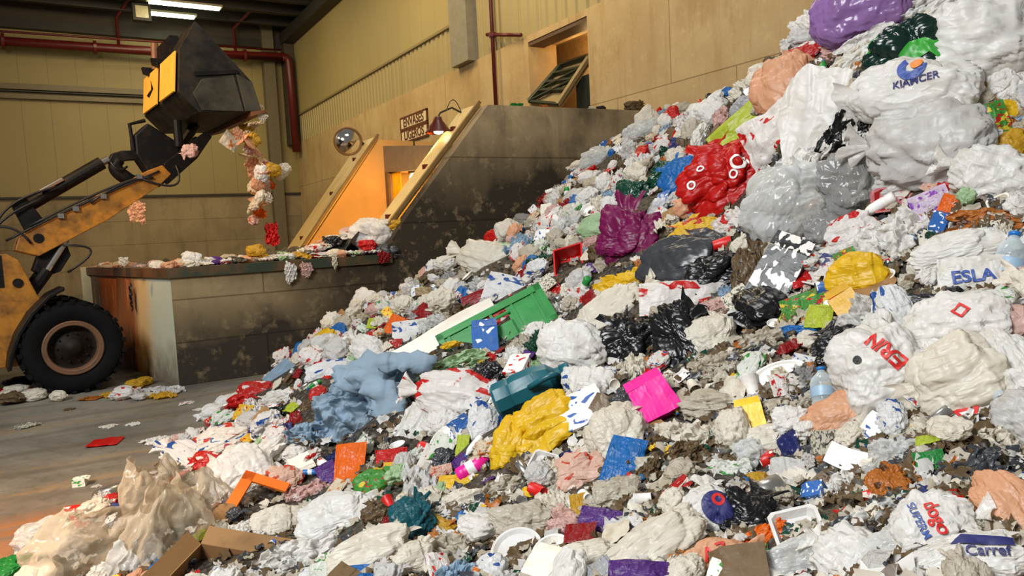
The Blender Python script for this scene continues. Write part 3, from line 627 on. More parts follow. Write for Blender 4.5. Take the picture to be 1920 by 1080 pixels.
def m_sheet(seed, n=40, amp=.22, f0=3.0, ragged=.22, curl=.28, stretch=1.0, smooth=True):
    """a loose piece of film, cloth or paper with folds and a torn edge"""
    rng = np.random.default_rng(seed); g = np.linspace(-1, 1, n); X, Y = np.meshgrid(g, g); P = np.c_[X.ravel(), Y.ravel()]
    a = np.arctan2(P[:, 1], P[:, 0]); rad = np.maximum(np.abs(P[:, 0]), np.abs(P[:, 1]))
    edge = 1+ragged*(np.sin(3*a+rng.random()*6)*.5+np.sin(5*a+rng.random()*6)*.4+np.sin(11*a+rng.random()*6)*.22+np.sin(23*a+rng.random()*6)*.12)
    sq = rng.random()*.6+.3; rr = np.hypot(P[:, 0], P[:, 1])+1e-6; circ = P/rr[:, None]*rad[:, None]
    Q = (P*(1-sq)+circ*sq)*edge[:, None]
    z = crum(Q, rng, amp, f0, 9, .9)+crum(Q, rng, amp*.35, f0*3.2, 7, .9)-curl*(Q**2).sum(1)*.6
    Q = Q+.10*np.c_[crum(Q, rng, 1, f0, 5), crum(Q, rng, 1, f0, 5)]
    V = np.c_[Q[:, 0], Q[:, 1]*stretch, z]; V[:, :2] /= np.abs(V[:, :2]).max(0)*2; V[:, 2] *= .5
    Fc = [(j*n+i, j*n+i+1, (j+1)*n+i+1, (j+1)*n+i) for j in range(n-1) for i in range(n-1)]
    return new_mesh('film', V, Fc, smooth)
def m_wisp(seed):
    """the loose gathered end that sticks out of a bag"""
    rng = np.random.default_rng(seed); n = 16; a = rng.random()*2*PI; u, v = np.meshgrid(np.linspace(0, 1, n), np.linspace(0, 1, n)); u, v = u.ravel(), v.ravel()
    d = np.array((math.cos(a), math.sin(a), .15+.5*rng.random())); s = np.array((-math.sin(a), math.cos(a), .3*rng.normal())); L = .16+.14*rng.random(); p = rng.random(4)*6
    w = .09+(.1+.12*rng.random())*u**.8; top = 1+.16*np.sin(6*v+p[0])+.07*np.sin(17*v+p[1])
    z = u*(.12*(tri(v*5+p[2])-.5)+.07*(tri(v*11+p[3])-.5))-.22*u**2
    P = np.array((math.cos(a)*.36, math.sin(a)*.36, .1))+d*(u*top*L)[:, None]+s*((v-.5)*2*w)[:, None]+np.array((0, 0, 1))*z[:, None]
    return new_mesh('loose_end', P, [(j*n+i, j*n+i+1, (j+1)*n+i+1, (j+1)*n+i) for j in range(n-1) for i in range(n-1)], True)
def m_openbag(seed):
    """a thin bag standing open, pleated from foot to ragged rim"""
    rng = np.random.default_rng(seed); nu, nv = 30, 90; V = []; p = rng.random(6)*6
    for i in range(nu+1):
        u = i/nu
        for j in range(nv):
            a = 2*PI*j/nv; pl = .16*(tri(np.array(7*a/PI+p[0]+.8*u))-.5)+.1*(tri(np.array(15*a/PI+p[1]-u))-.5)
            r = (.36+.16*math.sin(u*PI*.8)-.2*u**2)*(1+(.4+u)*pl+.14*math.sin(2*a+p[2]))*min(1, .25+u*6)
            V.append((r*math.cos(a)+.1*u*math.sin(p[3]), r*math.sin(a)+.1*u*math.cos(p[3]), -.5+u*(.85+.1*math.sin(2*a+p[4])+.05*math.sin(5*a+p[5]))))
    V = np.array(V); V += .5*np.c_[crum(V, rng, .09, 4, 8), crum(V, rng, .09, 4, 8), crum(V, rng, .05, 4, 6)]
    return new_mesh('plastic_bag', V, [(i*nv+j, i*nv+(j+1) % nv, (i+1)*nv+(j+1) % nv, (i+1)*nv+j) for i in range(nu) for j in range(nv)], True)
def m_packet(seed, n=22, fat=.16, wr=.05):
    """a pillow packet with two crimped ends"""
    rng = np.random.default_rng(seed); g = np.linspace(-1, 1, n); X, Y = np.meshgrid(g, g); P = np.c_[X.ravel(), Y.ravel()]
    h = fat*np.clip(1-np.abs(P[:, 1])**6, 0, 1)**.6*np.clip(1-(np.abs(P[:, 0])/.86)**4, 0, 1)**.7
    bend = crum(P, rng, .16, .8, 3); V = []; 
    for s in (1, -1):
        zz = s*h*(1+crum(P, rng, .4, 3, 6))+crum(P, rng, wr, 4, 8)*.6+bend+.02*np.sign(np.sin(P[:, 1]*30))*(np.abs(P[:, 0]) > .87)
        V.append(np.c_[P[:, 0]*.5, P[:, 1]*.5*(1-.12*(1-np.abs(P[:, 0])**2)*0), zz*.6+s*.004])
    Fc = []
    for k, o in ((0, 0), (1, n*n)):
        for j in range(n-1):
            for i in range(n-1):
                q = (o+j*n+i, o+j*n+i+1, o+(j+1)*n+i+1, o+(j+1)*n+i); Fc.append(q if k == 0 else q[::-1])
    return new_mesh('packet', np.r_[V[0], V[1]], Fc, True)
def mesh_of(mb, name, smooth=True):
    me = new_mesh(name, mb.V, mb.F, smooth); bm = bmesh.new(); bm.from_mesh(me); bmesh.ops.recalc_face_normals(bm, faces=bm.faces); bm.to_mesh(me); bm.free(); return me
def sharp(me, deg=40):
    bm = bmesh.new(); bm.from_mesh(me)
    for e in bm.edges: e.smooth = not (len(e.link_faces) == 2 and e.calc_face_angle(0) > math.radians(deg))
    bm.to_mesh(me); bm.free(); return me
def p_bottle():
    b = MB().lathe([(0, -.5), (.11, -.5), (.15, -.47), (.15, -.3), (.138, -.26), (.15, -.22), (.15, -.1), (.138, -.06), (.15, 0), (.15, .14), (.13, .24), (.07, .36), (.05, .4), (.05, .44)], 20)
    return mesh_of(b, 'bottle_body'), mesh_of(MB().lathe([(0, .5), (.055, .5), (.06, .49), (.06, .43), (0, .43)], 16), 'cap'), mesh_of(MB().lathe([(.154, -.2), (.154, .02)], 20), 'label_band')
def p_can():
    return mesh_of(MB().lathe([(0, -.47), (.22, -.47), (.27, -.5), (.3, -.46), (.3, .44), (.28, .47)], 24), 'can_body'), mesh_of(MB().lathe([(.29, .5), (.29, .47), (.25, .45), (.24, .43), (0, .43)], 24), 'can_lid')
def p_carton(seed):
    rng = np.random.default_rng(seed); a = .5; j = lambda: (rng.random()-.5)*.08
    V = [(x*.5+j(), y*.5+j(), z*.5+j()) for z in (-1, 1) for x, y in ((-1, -1), (1, -1), (1, 1), (-1, 1))]
    b = MB().add(V, [(0, 3, 2, 1), (4, 5, 6, 7), (0, 1, 5, 4), (1, 2, 6, 5), (2, 3, 7, 6), (3, 0, 4, 7)]); me = mesh_of(b, 'carton', False)
    bm = bmesh.new(); bm.from_mesh(me); bmesh.ops.subdivide_edges(bm, edges=bm.edges[:], cuts=4, use_grid_fill=True)
    for v in bm.verts: v.co += Vector(((rng.random()-.5)*.025, (rng.random()-.5)*.025, (rng.random()-.5)*.025))
    bm.to_mesh(me); bm.free()
    fl = MB().add([(-.5, .5, .5), (.5, .5, .5), (.47, .8, .36), (-.47, .78, .42)], [(0, 1, 2, 3)]); fl.add([(v[0], v[1], v[2]-.02) for v in fl.V], [(3, 2, 1, 0)])
    return me, mesh_of(fl, 'flap', False)
def p_tray(round_=False, deep=.25):
    b = MB()
    if round_: b.lathe([(0, -deep), (.38, -deep), (.4, -deep+.02), (.46, 0), (.5, 0), (.5, .02), (.45, .02), (.38, -deep+.04), (0, -deep+.03)], 28, 'z')
    else:
        def ring(h, z, c=.1):
            return [(sx*(h-(c if k else 0)), sy*(h-(0 if k else c)), z) for sx, sy, ks in ((1, 1, (0, 1)), (-1, 1, (1, 0)), (-1, -1, (0, 1)), (1, -1, (1, 0))) for k in ks]
        rings = [ring(.36, -deep+.03), ring(.43, .0), ring(.5, .0), ring(.5, -.03), ring(.45, -.03), ring(.38, -deep)]
        V = [p for r in rings for p in r]; F = [(i*8+k, i*8+(k+1) % 8, (i+1)*8+(k+1) % 8, (i+1)*8+k) for i in range(5) for k in range(8)]
        F += [tuple(range(8)), tuple(range(47, 39, -1))]; b.add(V, F)
    return mesh_of(b, 'tray', False)
def p_cup(): return mesh_of(MB().lathe([(0, -.48), (.26, -.48), (.27, -.5), (.28, -.46), (.38, .46), (.41, .48), (.4, .5), (.36, .48), (.26, -.44), (0, -.44)], 24), 'cup')
def p_jug():
    b = MB().lathe([(0, -.5), (.2, -.5), (.24, -.46), (.245, -.3), (.23, -.26), (.245, -.2), (.245, .1), (.2, .24), (.1, .32), (.09, .4)], 10)
    h = MB().tube([tuple(v) for v in arc((.1, .33, .1), (.12, .3, .36), (.1, -.02, .25), 8)], .04, 8)
    return sharp(mesh_of(b, 'jug_body'), 25), mesh_of(h, 'handle'), mesh_of(MB().lathe([(0, .5), (.1, .5), (.11, .48), (.11, .38), (0, .38)], 14), 'cap')
def p_crate(ny=5, nx=9):
    """moulded crate side: frame, slots and a grip"""
    b = MB(); b.box((-.5, -.5, -.06), (.5, -.36, .1)); b.box((-.5, .34, -.06), (.5, .5, .1)); b.box((-.5, -.5, -.05), (-.44, .5, .1)); b.box((.44, -.5, -.05), (.5, .5, .1))
    b.box((-.5, -.4, -.04), (-.14, .4, .02)); b.box((.14, -.4, -.04), (.5, .4, .02)); b.box((-.16, -.4, -.04), (.16, .02, .02))
    for k in range(5): x = -.4+k*.2; b.box((x-.012, -.4, .0), (x+.012, .36, .07))
    return mesh_of(b, 'crate_side', False)
def p_plank(seed):
    rng = np.random.default_rng(seed); b = MB(); n = 16; V = []
    for i in range(n+1):
        x = -.5+i/n; s = .06*math.sin(x*4+rng.random()*.3)
        for y, z in ((-.5, -.1), (.5, -.1), (.5, .1), (-.5, .1)): V.append((x, y+.06*math.sin(x*7), z+s))
    F = [(i*4+k, i*4+(k+1) % 4, (i+1)*4+(k+1) % 4, (i+1)*4+k) for i in range(n) for k in range(4)]+[(0, 1, 2, 3), (n*4+3, n*4+2, n*4+1, n*4)]
    return mesh_of(b.add(V, F), 'panel', False)
def p_frame():
    b = MB()
    for a, c in (((-.5, -.5, -.06), (-.26, .5, .06)), ((-.5, .32, -.06), (.5, .5, .06))): b.box(a, c)
    return mesh_of(b, 'frame', False)
def p_tub():
    b = MB().lathe([(0, -.5), (.36, -.5), (.4, -.46), (.47, .4), (.5, .42), (.5, .5), (.45, .5), (.44, .42), (.36, -.42), (0, -.42)], 4, 'z')
    return mesh_of(b, 'tub', False)
def p_lid(): return mesh_of(MB().lathe([(0, .02), (.3, .02), (.34, .06), (.42, .06), (.44, .0), (.48, .0), (.5, -.05), (.47, -.06), (.44, -.03), (.4, .02), (0, -.01)], 32, 'z'), 'lid')
def p_sack(seed): return m_blob(seed, .1, 1.6, 5)
def p_tubeclothes(path, r, seed, rings=16):
    """a sleeve: tube with ring folds"""
    rng = np.random.default_rng(seed); pts = [tuple(v) for v in arc(*path, rings)]; k = len(pts)
    rr = [r*(1-.3*i/k)*(1+.1*math.sin(i*2.4)+.07*rng.random()) for i in range(k)]; b = MB().tube(pts, rr, 20)
    V = np.array(b.V); V = V+.0; d = crum(V, rng, .05, 7, 10); c = np.repeat(np.array(pts), 20, 0); b.V = [tuple(v) for v in c+(V-c)*(1+d*6)[:, None]]
    return mesh_of(b, 'sleeve')
# ------------------------------------------------------------------ colours of the rubbish
PAL = {  # name: (rgb, options)
 'white': ((238, 236, 230), {}), 'cream': ((234, 227, 210), {}), 'grey': ((212, 210, 206), {}), 'dirty': ((200, 191, 172), dict(dirt=.4)), 'brown': ((108, 88, 62), dict(dirt=.5)),
 'clear': ((228, 230, 228), dict(clear=.42, rough=.14)), 'amber_clear': ((226, 212, 186), dict(clear=.62, rough=.12)), 'smoky': ((170, 170, 168), dict(clear=.4, rough=.14)),
 'red': ((206, 26, 22), {}), 'crimson': ((150, 24, 26), {}), 'orange': ((240, 112, 22), {}), 'yellow': ((240, 196, 32), {}), 'mustard': ((206, 160, 40), {}), 'lime': ((190, 206, 60), {}),
 'green': ((40, 140, 62), {}), 'pale_green': ((176, 206, 160), {}), 'dark_green': ((22, 66, 48), dict(rough=.22, tl=.1)), 'teal': ((22, 92, 104), {}), 'blue': ((34, 112, 186), {}), 'pale_blue': ((150, 178, 200), {}),
 'navy': ((36, 44, 104), {}), 'purple': ((92, 50, 130), {}), 'lilac': ((158, 120, 180), dict(clear=.12, rough=.22)), 'magenta': ((128, 22, 84), {}), 'pink': ((236, 32, 150), {}), 'rose': ((222, 184, 174), {}), 'peach': ((232, 176, 136), dict(clear=.12)),
 'black': ((20, 20, 22), dict(rough=.28, tl=.05)), 'charcoal': ((58, 60, 64), dict(rough=.3, tl=.08)), 'silver': ((180, 182, 184), dict(rough=.25)),
 'white_red': ((236, 232, 226), dict(accent=(204, 34, 30))), 'white_blue': ((234, 234, 232), dict(accent=(40, 84, 156))), 'white_green': ((232, 234, 224), dict(accent=(60, 150, 60))), 'white_multi': ((234, 230, 220), dict(accent=(210, 60, 40), accent2=(40, 100, 160))),
 'cream_orange': ((226, 212, 184), dict(accent=(214, 120, 50))), 'red_white': ((196, 36, 30), dict(accent=(236, 226, 214))), 'blue_white': ((48, 98, 168), dict(accent=(232, 234, 236))), 'green_yellow': ((74, 150, 60), dict(accent=(232, 206, 60), accent2=(206, 50, 40))),
 'yellow_red': ((234, 190, 50), dict(accent=(200, 46, 30))), 'black_white': ((22, 22, 22), dict(accent=(226, 222, 214), alim=.53, ascale=4.5)), 'newsprint': ((202, 196, 176), dict(accent=(96, 92, 84), ascale=9, alim=.54)), 'brown_dirty': ((108, 88, 60), dict(accent=(52, 42, 30), ascale=5, dirt=.5)),
 'green_print': ((14, 40, 32), dict(accent=(40, 150, 50), ascale=1.7, alim=.6, rough=.2, tl=.1)), 'orange_brown': ((190, 112, 40), dict(accent=(92, 54, 26))), 'purple_white': ((222, 206, 226), dict(accent=(150, 80, 190), ascale=3)), 'peach_print': ((228, 190, 168), dict(accent=(206, 84, 60)))}
FN = {k: k.replace('_', ' ') for k in PAL}
FN.update({'amber_clear': 'amber see-through', 'clear': 'see-through', 'smoky': 'smoky see-through', 'dirty': 'soiled beige', 'white_red': 'red-printed white', 'white_blue': 'blue-printed white', 'white_green': 'green-printed white', 'white_multi': 'colourful white',
           'cream_orange': 'orange-printed cream', 'red_white': 'white-printed red', 'blue_white': 'white-printed blue', 'green_yellow': 'yellow-printed green', 'yellow_red': 'red-printed yellow', 'black_white': 'white-printed black', 'newsprint': 'newsprint grey',
           'brown_dirty': 'grimy brown', 'green_print': 'dark green', 'orange_brown': 'brown-printed orange', 'purple_white': 'purple-printed pale', 'peach_print': 'red-printed peach'})
_fm = {}
def FM(k):
    if k not in _fm: rgb, op = PAL[k]; _fm[k] = film(k+'_film', rgb, **op)
    return _fm[k]
_hm = {}
def HM(k):
    """the same colours as a stiff, moulded or printed material"""
    if k not in _hm:
        rgb, op = PAL[k]; op = dict(op); op.pop('clear', 0); op['tl'] = 0; op['rough'] = .38; _hm[k] = film(k+'_moulded', rgb, **op)
        for nd in _hm[k].node_tree.nodes:
            if nd.type == 'BUMP': nd.inputs['Strength'].default_value = .08
    return _hm[k]
m_card = worn('brown_cardboard', (150, 112, 66), (112, 80, 46), .4, 3, .8); m_cardin = plain('cardboard_inside', (124, 88, 50), .8)
m_can = plain('can_metal', (176, 174, 168), .28, .85); m_pet = film('clear_bottle_plastic', (206, 220, 224), rough=.1, clear=.55, tl=.1)
m_denim = film('washed_blue_fabric', (132, 154, 172), rough=.7, tl=0)

def frame_at(pos, nrm, rot, k=.55):
    """axes of a thing lying on the slope, its face leaning out of it"""
    to = (EV-pos).normalized(); N = (nrm*(1-k)+to*k).normalized(); X = Vector(CX); X = (X-N*X.dot(N)).normalized(); Y = N.cross(X)
    c, s = math.cos(rot), math.sin(rot); return X*c+Y*s, Y*c-X*s, N
def put(o, pos, ax, sc):
    X, Y, N = ax; o.matrix_world = Matrix(((X.x*sc[0], Y.x*sc[1], N.x*sc[2], pos.x), (X.y*sc[0], Y.y*sc[1], N.y*sc[2], pos.y), (X.z*sc[0], Y.z*sc[1], N.z*sc[2], pos.z), (0, 0, 0, 1)))
LM = []     # things that labels can refer to: (px, py, half w, half h, phrase)
def base_shape(kind, mk, name, seed):
    F, H = FM(mk), HM(mk)
    if kind == 'blob': o = link(name, m_blob(seed, .17, 1.5, 6), F); link('loose_end', m_wisp(seed+1), F, o)
    elif kind == 'lumpy': o = link(name, m_blob(seed, .3, 1.9, 6), F); link('loose_end', m_wisp(seed+1), F, o)
    elif kind == 'tied':
        b, nk = m_tied(seed); o = link(name, b, F); link('tied_neck', nk, F, o)
    elif kind == 'sheet': o = link(name, m_sheet(seed, 56), F)
    elif kind == 'board': o = link(name, m_sheet(seed, 40, .06, 1.4, .05, .05, smooth=True), F)
    elif kind == 'cloth': o = link(name, m_sheet(seed, 56, .3, 2.2, .25, .2), F)
    elif kind == 'packet': o = link(name, m_packet(seed), F)
    elif kind == 'brick': o = link(name, m_packet(seed, 26, .26, .03), F)
    elif kind == 'carton':
        b, fl = p_carton(seed); o = link(name, b, H); link('flap', fl, H, o)
    elif kind == 'bottle':
        b, c, lb = p_bottle(); o = link(name, b, m_pet if mk in ('clear', 'smoky') else H); link('cap', c, HM('blue'), o); link('label_band', lb, HM('white_blue') if mk != 'clear' else HM('pale_blue'), o)
    elif kind == 'can':
        b, c = p_can(); o = link(name, b, H if mk != 'silver' else m_can); link('can_lid', c, m_can, o)
    elif kind == 'jug':
        b, h, c = p_jug(); o = link(name, b, H); link('handle', h, H, o); link('cap', c, H, o)
    elif kind == 'tray': o = link(name, p_tray(), H)
    elif kind == 'plate': o = link(name, p_tray(True, .12), H)
    elif kind == 'cup': o = link(name, p_cup(), H)
    elif kind == 'crate': o = link(name, p_crate(), H); link('grip_bar', mesh_of(MB().tube([(-.16, .2, .08), (.16, .2, .08)], .045, 8), 'grip_bar'), H, o)
    elif kind == 'plank': o = link(name, p_plank(seed), H)
    elif kind == 'frame': o = link(name, p_frame(), H)
    elif kind == 'tub': o = link(name, p_tub(), H)
    elif kind == 'lid': o = link(name, p_lid(), H)
    return o
def decal(o, sc, me, mat, name, cx, cy, size, rot=0.0, lift=.008):
    """print on the face of o: the flat shape is pressed onto its surface"""
    bm = bmesh.new(); bm.from_mesh(me); bmesh.ops.triangulate(bm, faces=bm.faces)
    c, s = math.cos(rot), math.sin(rot)
    for v in bm.verts: x, y = v.co.x*size, v.co.y*size; v.co = Vector((cx+x*c-y*s, cy+x*s+y*c, 0))
    for _ in range(3):
        L = [e for e in bm.edges if e.calc_length() > .012]
        if not L: break
        bmesh.ops.subdivide_edges(bm, edges=L, cuts=1); bmesh.ops.triangulate(bm, faces=bm.faces)
    SV = [Vector((v.co.x*sc[0], v.co.y*sc[1], v.co.z*sc[2])) for v in o.data.vertices]
    T = BVHTree.FromPolygons(SV, [tuple(p.vertices) for p in o.data.polygons]); dead = []
    for v in bm.verts:
        h = T.ray_cast(Vector((v.co.x, v.co.y, 3)), Vector((0, 0, -1)))
        if h[0] is None: dead.append(v)
        else: q = h[0]+Vector((0, 0, lift)); v.co = Vector((q.x/sc[0], q.y/sc[1], q.z/sc[2]))
    if dead: bmesh.ops.delete(bm, geom=dead, context='VERTS')
    bm.to_mesh(me); bm.free(); me.polygons.foreach_set('use_smooth', [True]*len(me.polygons)); return link(name, me, mat, o)
def disc_mesh(r, n=28, r0=0.0, a0=0, a1=2*PI):
    V = []; F = []
    for k in range(n+1): a = a0+(a1-a0)*k/n; V += [(r0*math.cos(a), r0*math.sin(a), 0), (r*math.cos(a), r*math.sin(a), 0)]
    for k in range(n): F.append((2*k, 2*k+1, 2*k+3, 2*k+2))
    return new_mesh('print', V, F)
def poly_mesh(P): return new_mesh('print', [(x, y, 0) for x, y in P], [tuple(range(len(P)))])
BIG = {}
def L(kind, px, py, w, h, rot, mk, name, label, cat, ref=None, lift=.3, thick=.62, seed=None, group=None):
    w *= 1.15; h *= 1.15; hit = on_heap(px, py)
    if hit is None: print('MISS', px, py, name); return None
    pos, nrm, dep = hit; seed = seed or int(px*7+py*13)
    o = base_shape(kind, mk, name, seed); W, Hh = w*dep/FPX, h*dep/FPX
    if kind in ('bottle', 'can', 'jug', 'cup'):   # w is the length along the axis here, h the width over the body
        dia = {'bottle': .3, 'can': .6, 'jug': .49, 'cup': .8}[kind]; sc = (Hh/dia, W, Hh/dia); r2 = rot-90; T = Hh
    else: T = thick*min(W, Hh); sc = (W, Hh, T); r2 = rot
    if kind in ('tray', 'plate', 'lid', 'tub', 'sheet', 'cloth', 'crate', 'plank', 'frame', 'board'): T = min(W, Hh)*.5; sc = (W, Hh, T if kind != 'sheet' else min(W, Hh)*1.0); T *= .5
    ax = frame_at(pos, nrm, math.radians(r2)); p = pos+ax[2]*(T*lift)
    put(o, p, ax, sc); tag(o, label, cat, group); LM.append((px, py, max(w, 30)/2, max(h, 24)/2, ref, math.radians(rot))); BIG[name+str(px)] = o
    o['px'] = 0; del o['px']
    return o, sc
white, red_i, blue_i = HM('white'), plain('red_ink', (200, 36, 32), .5, 0, .05), plain('blue_ink', (52, 78, 150), .5, 0, .05)
navy_i = plain('navy_ink', (34, 38, 96), .5, 0, .05); orange_i = plain('orange_ink', (222, 130, 50), .5, 0, .05); white_i = plain('white_ink', (236, 232, 226), .5, 0, .03)
# --- upper right of the slope
L('blob', 1628, 22, 175, 150, 8, 'lilac', 'plastic_bag', 'big purple see-through bag at the top edge of the heap', 'bag', 'purple see-through bag')
L('tied', 1838, 84, 165, 165, -6, 'white', 'carrier_bag', 'full white knotted bag at the top of the heap, above the lettered bag', 'bag', 'full white knotted bag', thick=.8)
L('sheet', 1745, 28, 190, 95, 20, 'white', 'carrier_bag', 'slack white carrier bag between the purple bag and the knotted white bag', 'bag', None)
o = L('lumpy', 1735, 112, 185, 130, -12, 'green_print', 'refuse_sack', 'dark green shiny sack with bright green print below the slack white bag', 'bag', 'dark green printed sack')
if o: decal(o[0], o[1], poly_mesh([(-.5, -.2), (-.35, .12), (-.1, .2), (.1, .12), (.5, .3), (.3, -.05), (.36, -.3), (.05, -.12), (-.2, -.3)]), plain('green_ink', (48, 150, 44), .4), 'green_print', .02*o[1][0], .02*o[1][1], o[1][0]*.42)
L('cloth', 1640, 95, 150, 80, 15, 'white', 'carrier_bag', 'flat white bag with handle hole under the purple bag', 'bag', None)
L('sheet', 1578, 92, 80, 50, -10, 'rose', 'plastic_bag', 'pinkish white torn bag at lower edge of the purple bag', 'bag', None)
L('blob', 1512, 108, 80, 45, 10, 'red_white', 'plastic_bag', 'small red and white bag near the wall, below the purple bag', 'bag', None)
L('sheet', 1600, 130, 110, 70, 30, 'cream', 'carrier_bag', 'cream bag hanging open left of the dark green sack', 'bag', None)
o = L('blob', 1722, 190, 205, 135, -14, 'white', 'carrier_bag', 'full white bag with round blue and orange emblem over blue lettering', 'bag', 'emblem bag', seed=5, thick=.75)
if o:
    b, sc = o; W, Hh = sc[0], sc[1]
    decal(b, sc, disc_mesh(.5, 30, .2, 2.3, 6.6), blue_i, 'blue_swoosh', .0*W, .24*Hh, W*.21); decal(b, sc, disc_mesh(.5, 24), orange_i, 'orange_disc', .03*W, .28*Hh, W*.09, lift=.014)
    decal(b, sc, text_mesh('KIAMCER', 1, 0, .02), navy_i, 'lettering', .05*W, .07*Hh, W*.078, .22)
L('board', 1540, 232, 125, 185, -8, 'white', 'paper_sheet', 'large stiff bright white sheet standing left of the black and white bag', 'paper', 'stiff white sheet', lift=.9)
L('cloth', 1612, 235, 85, 150, -32, 'black_white', 'carrier_bag', 'black bag with white swirling print beside the stiff white sheet', 'bag', 'black and white bag', lift=1.0)
L('tied', 1735, 275, 140, 215, 80, 'grey', 'carrier_bag', 'large greyish white drooping bag below the emblem bag', 'bag', 'drooping grey-white bag', thick=.7)
L('packet', 1460, 262, 90, 85, 20, 'white_red', 'carrier_bag', 'white bag with a red printed patch left of the stiff white sheet', 'bag', 'red-patch bag', thick=1.2)
L('blob', 1480, 175, 110, 120, 5, 'peach', 'plastic_bag', 'peach tinted see-through bag by the concrete wall', 'bag', 'peach see-through bag')
L('blob', 1400, 205, 55, 45, 0, 'silver', 'foil_ball', 'crumpled silver foil at the wall end of the heap', 'foil', None)
L('packet', 1392, 245, 105, 55, 35, 'lime', 'food_packet', 'lime green and white packet on the heap near the concrete wall', 'packet', 'lime green packet')
L('blob', 1432, 150, 60, 50, 0, 'cream', 'plastic_bag', 'small cream bag touching the wall beside the peach bag', 'bag', None)
L('lumpy', 1442, 180, 55, 50, 40, 'brown_dirty', 'net_bag', 'brown netted lump beside the wall under the small cream bag', 'net', None)
L('blob', 1505, 238, 60, 90, 10, 'cream', 'plastic_bag', 'narrow cream bag tucked behind the stiff white sheet', 'bag', None)
# --- red bag and around
o = L('lumpy', 1360, 348, 150, 132, 12, 'red', 'carrier_bag', 'bright red crumpled bag with pale round print high on the heap', 'bag', 'bright red bag', seed=11, thick=.75)
if o:
    b, sc = o
    for x, y, r in ((.3, .0, .16), (.22, -.12, .1), (-.22, -.05, .1), (-.08, .1, .08)): decal(b, sc, disc_mesh(.5, 18, .3), white_i, 'round_print', x*sc[0], y*sc[1], sc[0]*r)
L('cloth', 1372, 425, 80, 70, -35, 'white_red', 'carrier_bag', 'white bag with a red lined triangle below the bright red bag', 'bag', None)
L('blob', 1280, 338, 85, 60, 30, 'blue', 'plastic_bag', 'blue crumpled bag left of the bright red bag', 'bag', 'blue bag')
L('lumpy', 1195, 368, 75, 55, -15, 'dark_green', 'refuse_sack', 'dark green shiny sack piece farther up from the burgundy bag', 'bag', 'dark green sack piece')
L('lumpy', 1248, 336, 60, 55, 40, 'dark_green', 'refuse_sack', 'dark green sack piece squeezed beside the blue bag', 'bag', None)
L('lumpy', 1187, 456, 118, 118, -20, 'magenta', 'plastic_bag', 'burgundy purple crumpled bag above the yellow sheet', 'bag', 'burgundy bag')
L('blob', 1305, 448, 105, 58, 12, 'yellow_red', 'plastic_bag', 'yellow bag with printed lines under the bright red bag', 'bag', 'printed yellow bag')
L('blob', 1300, 502, 190, 105, -8, 'charcoal', 'refuse_sack', 'charcoal shiny sack right of the burgundy bag', 'bag', 'charcoal sack')
L('lumpy', 1345, 520, 110, 75, 10, 'black', 'refuse_sack', 'black glossy sack end under the charcoal sack', 'bag', None)
L('cloth', 1185, 537, 140, 70, -8, 'yellow', 'plastic_bag', 'yellow folded sheet of plastic below the burgundy bag', 'bag', 'yellow sheet')
L('tub', 1068, 497, 75, 62, 52, 'red', 'plastic_tub', 'orange-red square plastic tub on its side left of the burgundy bag', 'tub', 'orange-red tub')
L('brick', 1278, 562, 135, 58, -3, 'white_red', 'wrapped_pack', 'flat film-wrapped pack with red and white print below the charcoal sack', 'packet', 'film-wrapped flat pack')
L('tied', 1160, 592, 95, 150, -66, 'cream', 'carrier_bag', 'cream knotted bag resting under the yellow sheet', 'bag', 'cream knotted bag')
L('lumpy', 1192, 645, 135, 100, 0, 'black', 'refuse_sack', 'black sack half buried under the cream knotted bag', 'bag', 'half-buried black sack', lift=.1)
L('lumpy', 1275, 640, 90, 140, 10, 'black', 'refuse_sack', 'tall glossy black sack right of the half-buried black sack', 'bag', 'tall black sack')
L('blob', 1335, 635, 95, 80, 10, 'cream', 'plastic_bag', 'cream loose bag right of the tall black sack', 'bag', None)
L('tied', 1085, 662, 95, 135, -110, 'white', 'carrier_bag', 'smooth white bag between green crate side and black sack', 'bag', 'smooth white bag')
L('sheet', 1195, 705, 75, 90, 20, 'cream', 'paper_bag', 'pale crumpled paper standing below the black sacks', 'paper', 'standing pale paper')
# --- middle
L('crate', 935, 622, 190, 75, 26, 'green', 'crate_side', 'green moulded crate side lying slantwise on the slope', 'crate', 'green crate side', lift=.8)
L('plank', 822, 640, 215, 42, 28, 'cream', 'foam_sheet', 'long cream bent panel lying slantwise left of the green crate side', 'panel', 'long cream panel', lift=.8)
L('jug', 1010, 738, 130, 62, 20, 'teal', 'jerrycan', 'teal plastic jerrycan lying above the yellow bag', 'jerrycan', 'teal jerrycan', lift=.6)
L('lumpy', 1035, 808, 150, 115, 25, 'yellow', 'plastic_bag', 'large bright yellow bag beneath the teal jerrycan', 'bag', 'large yellow bag')
L('blob', 962, 842, 75, 105, -12, 'yellow', 'plastic_bag', 'smaller yellow bag lobe on the near side of the large yellow bag', 'bag', None)
L('carton', 1228, 760, 66, 60, 25, 'pink', 'cardboard_carton', 'hot pink carton standing among pale wrappers', 'carton', 'hot pink carton')
L('packet', 1172, 872, 88, 62, 68, 'blue', 'food_packet', 'bright blue packet standing on end below the hot pink carton', 'packet', 'bright blue packet')
L('carton', 1100, 782, 75, 50, 15, 'white_blue', 'milk_carton', 'white carton with navy block right of the large yellow bag', 'carton', None)
L('carton', 912, 648, 42, 50, 5, 'blue_white', 'milk_carton', 'blue and white drink carton below the green crate side', 'carton', None)
L('blob', 1160, 820, 110, 100, 15, 'cream', 'plastic_bag', 'cream puffed bag between the yellow bag and the blue packet', 'bag', None)
L('tied', 850, 748, 85, 160, 78, 'white_red', 'carrier_bag', 'white bag with red printed stripes left of the teal jerrycan', 'bag', 'red-striped white bag')
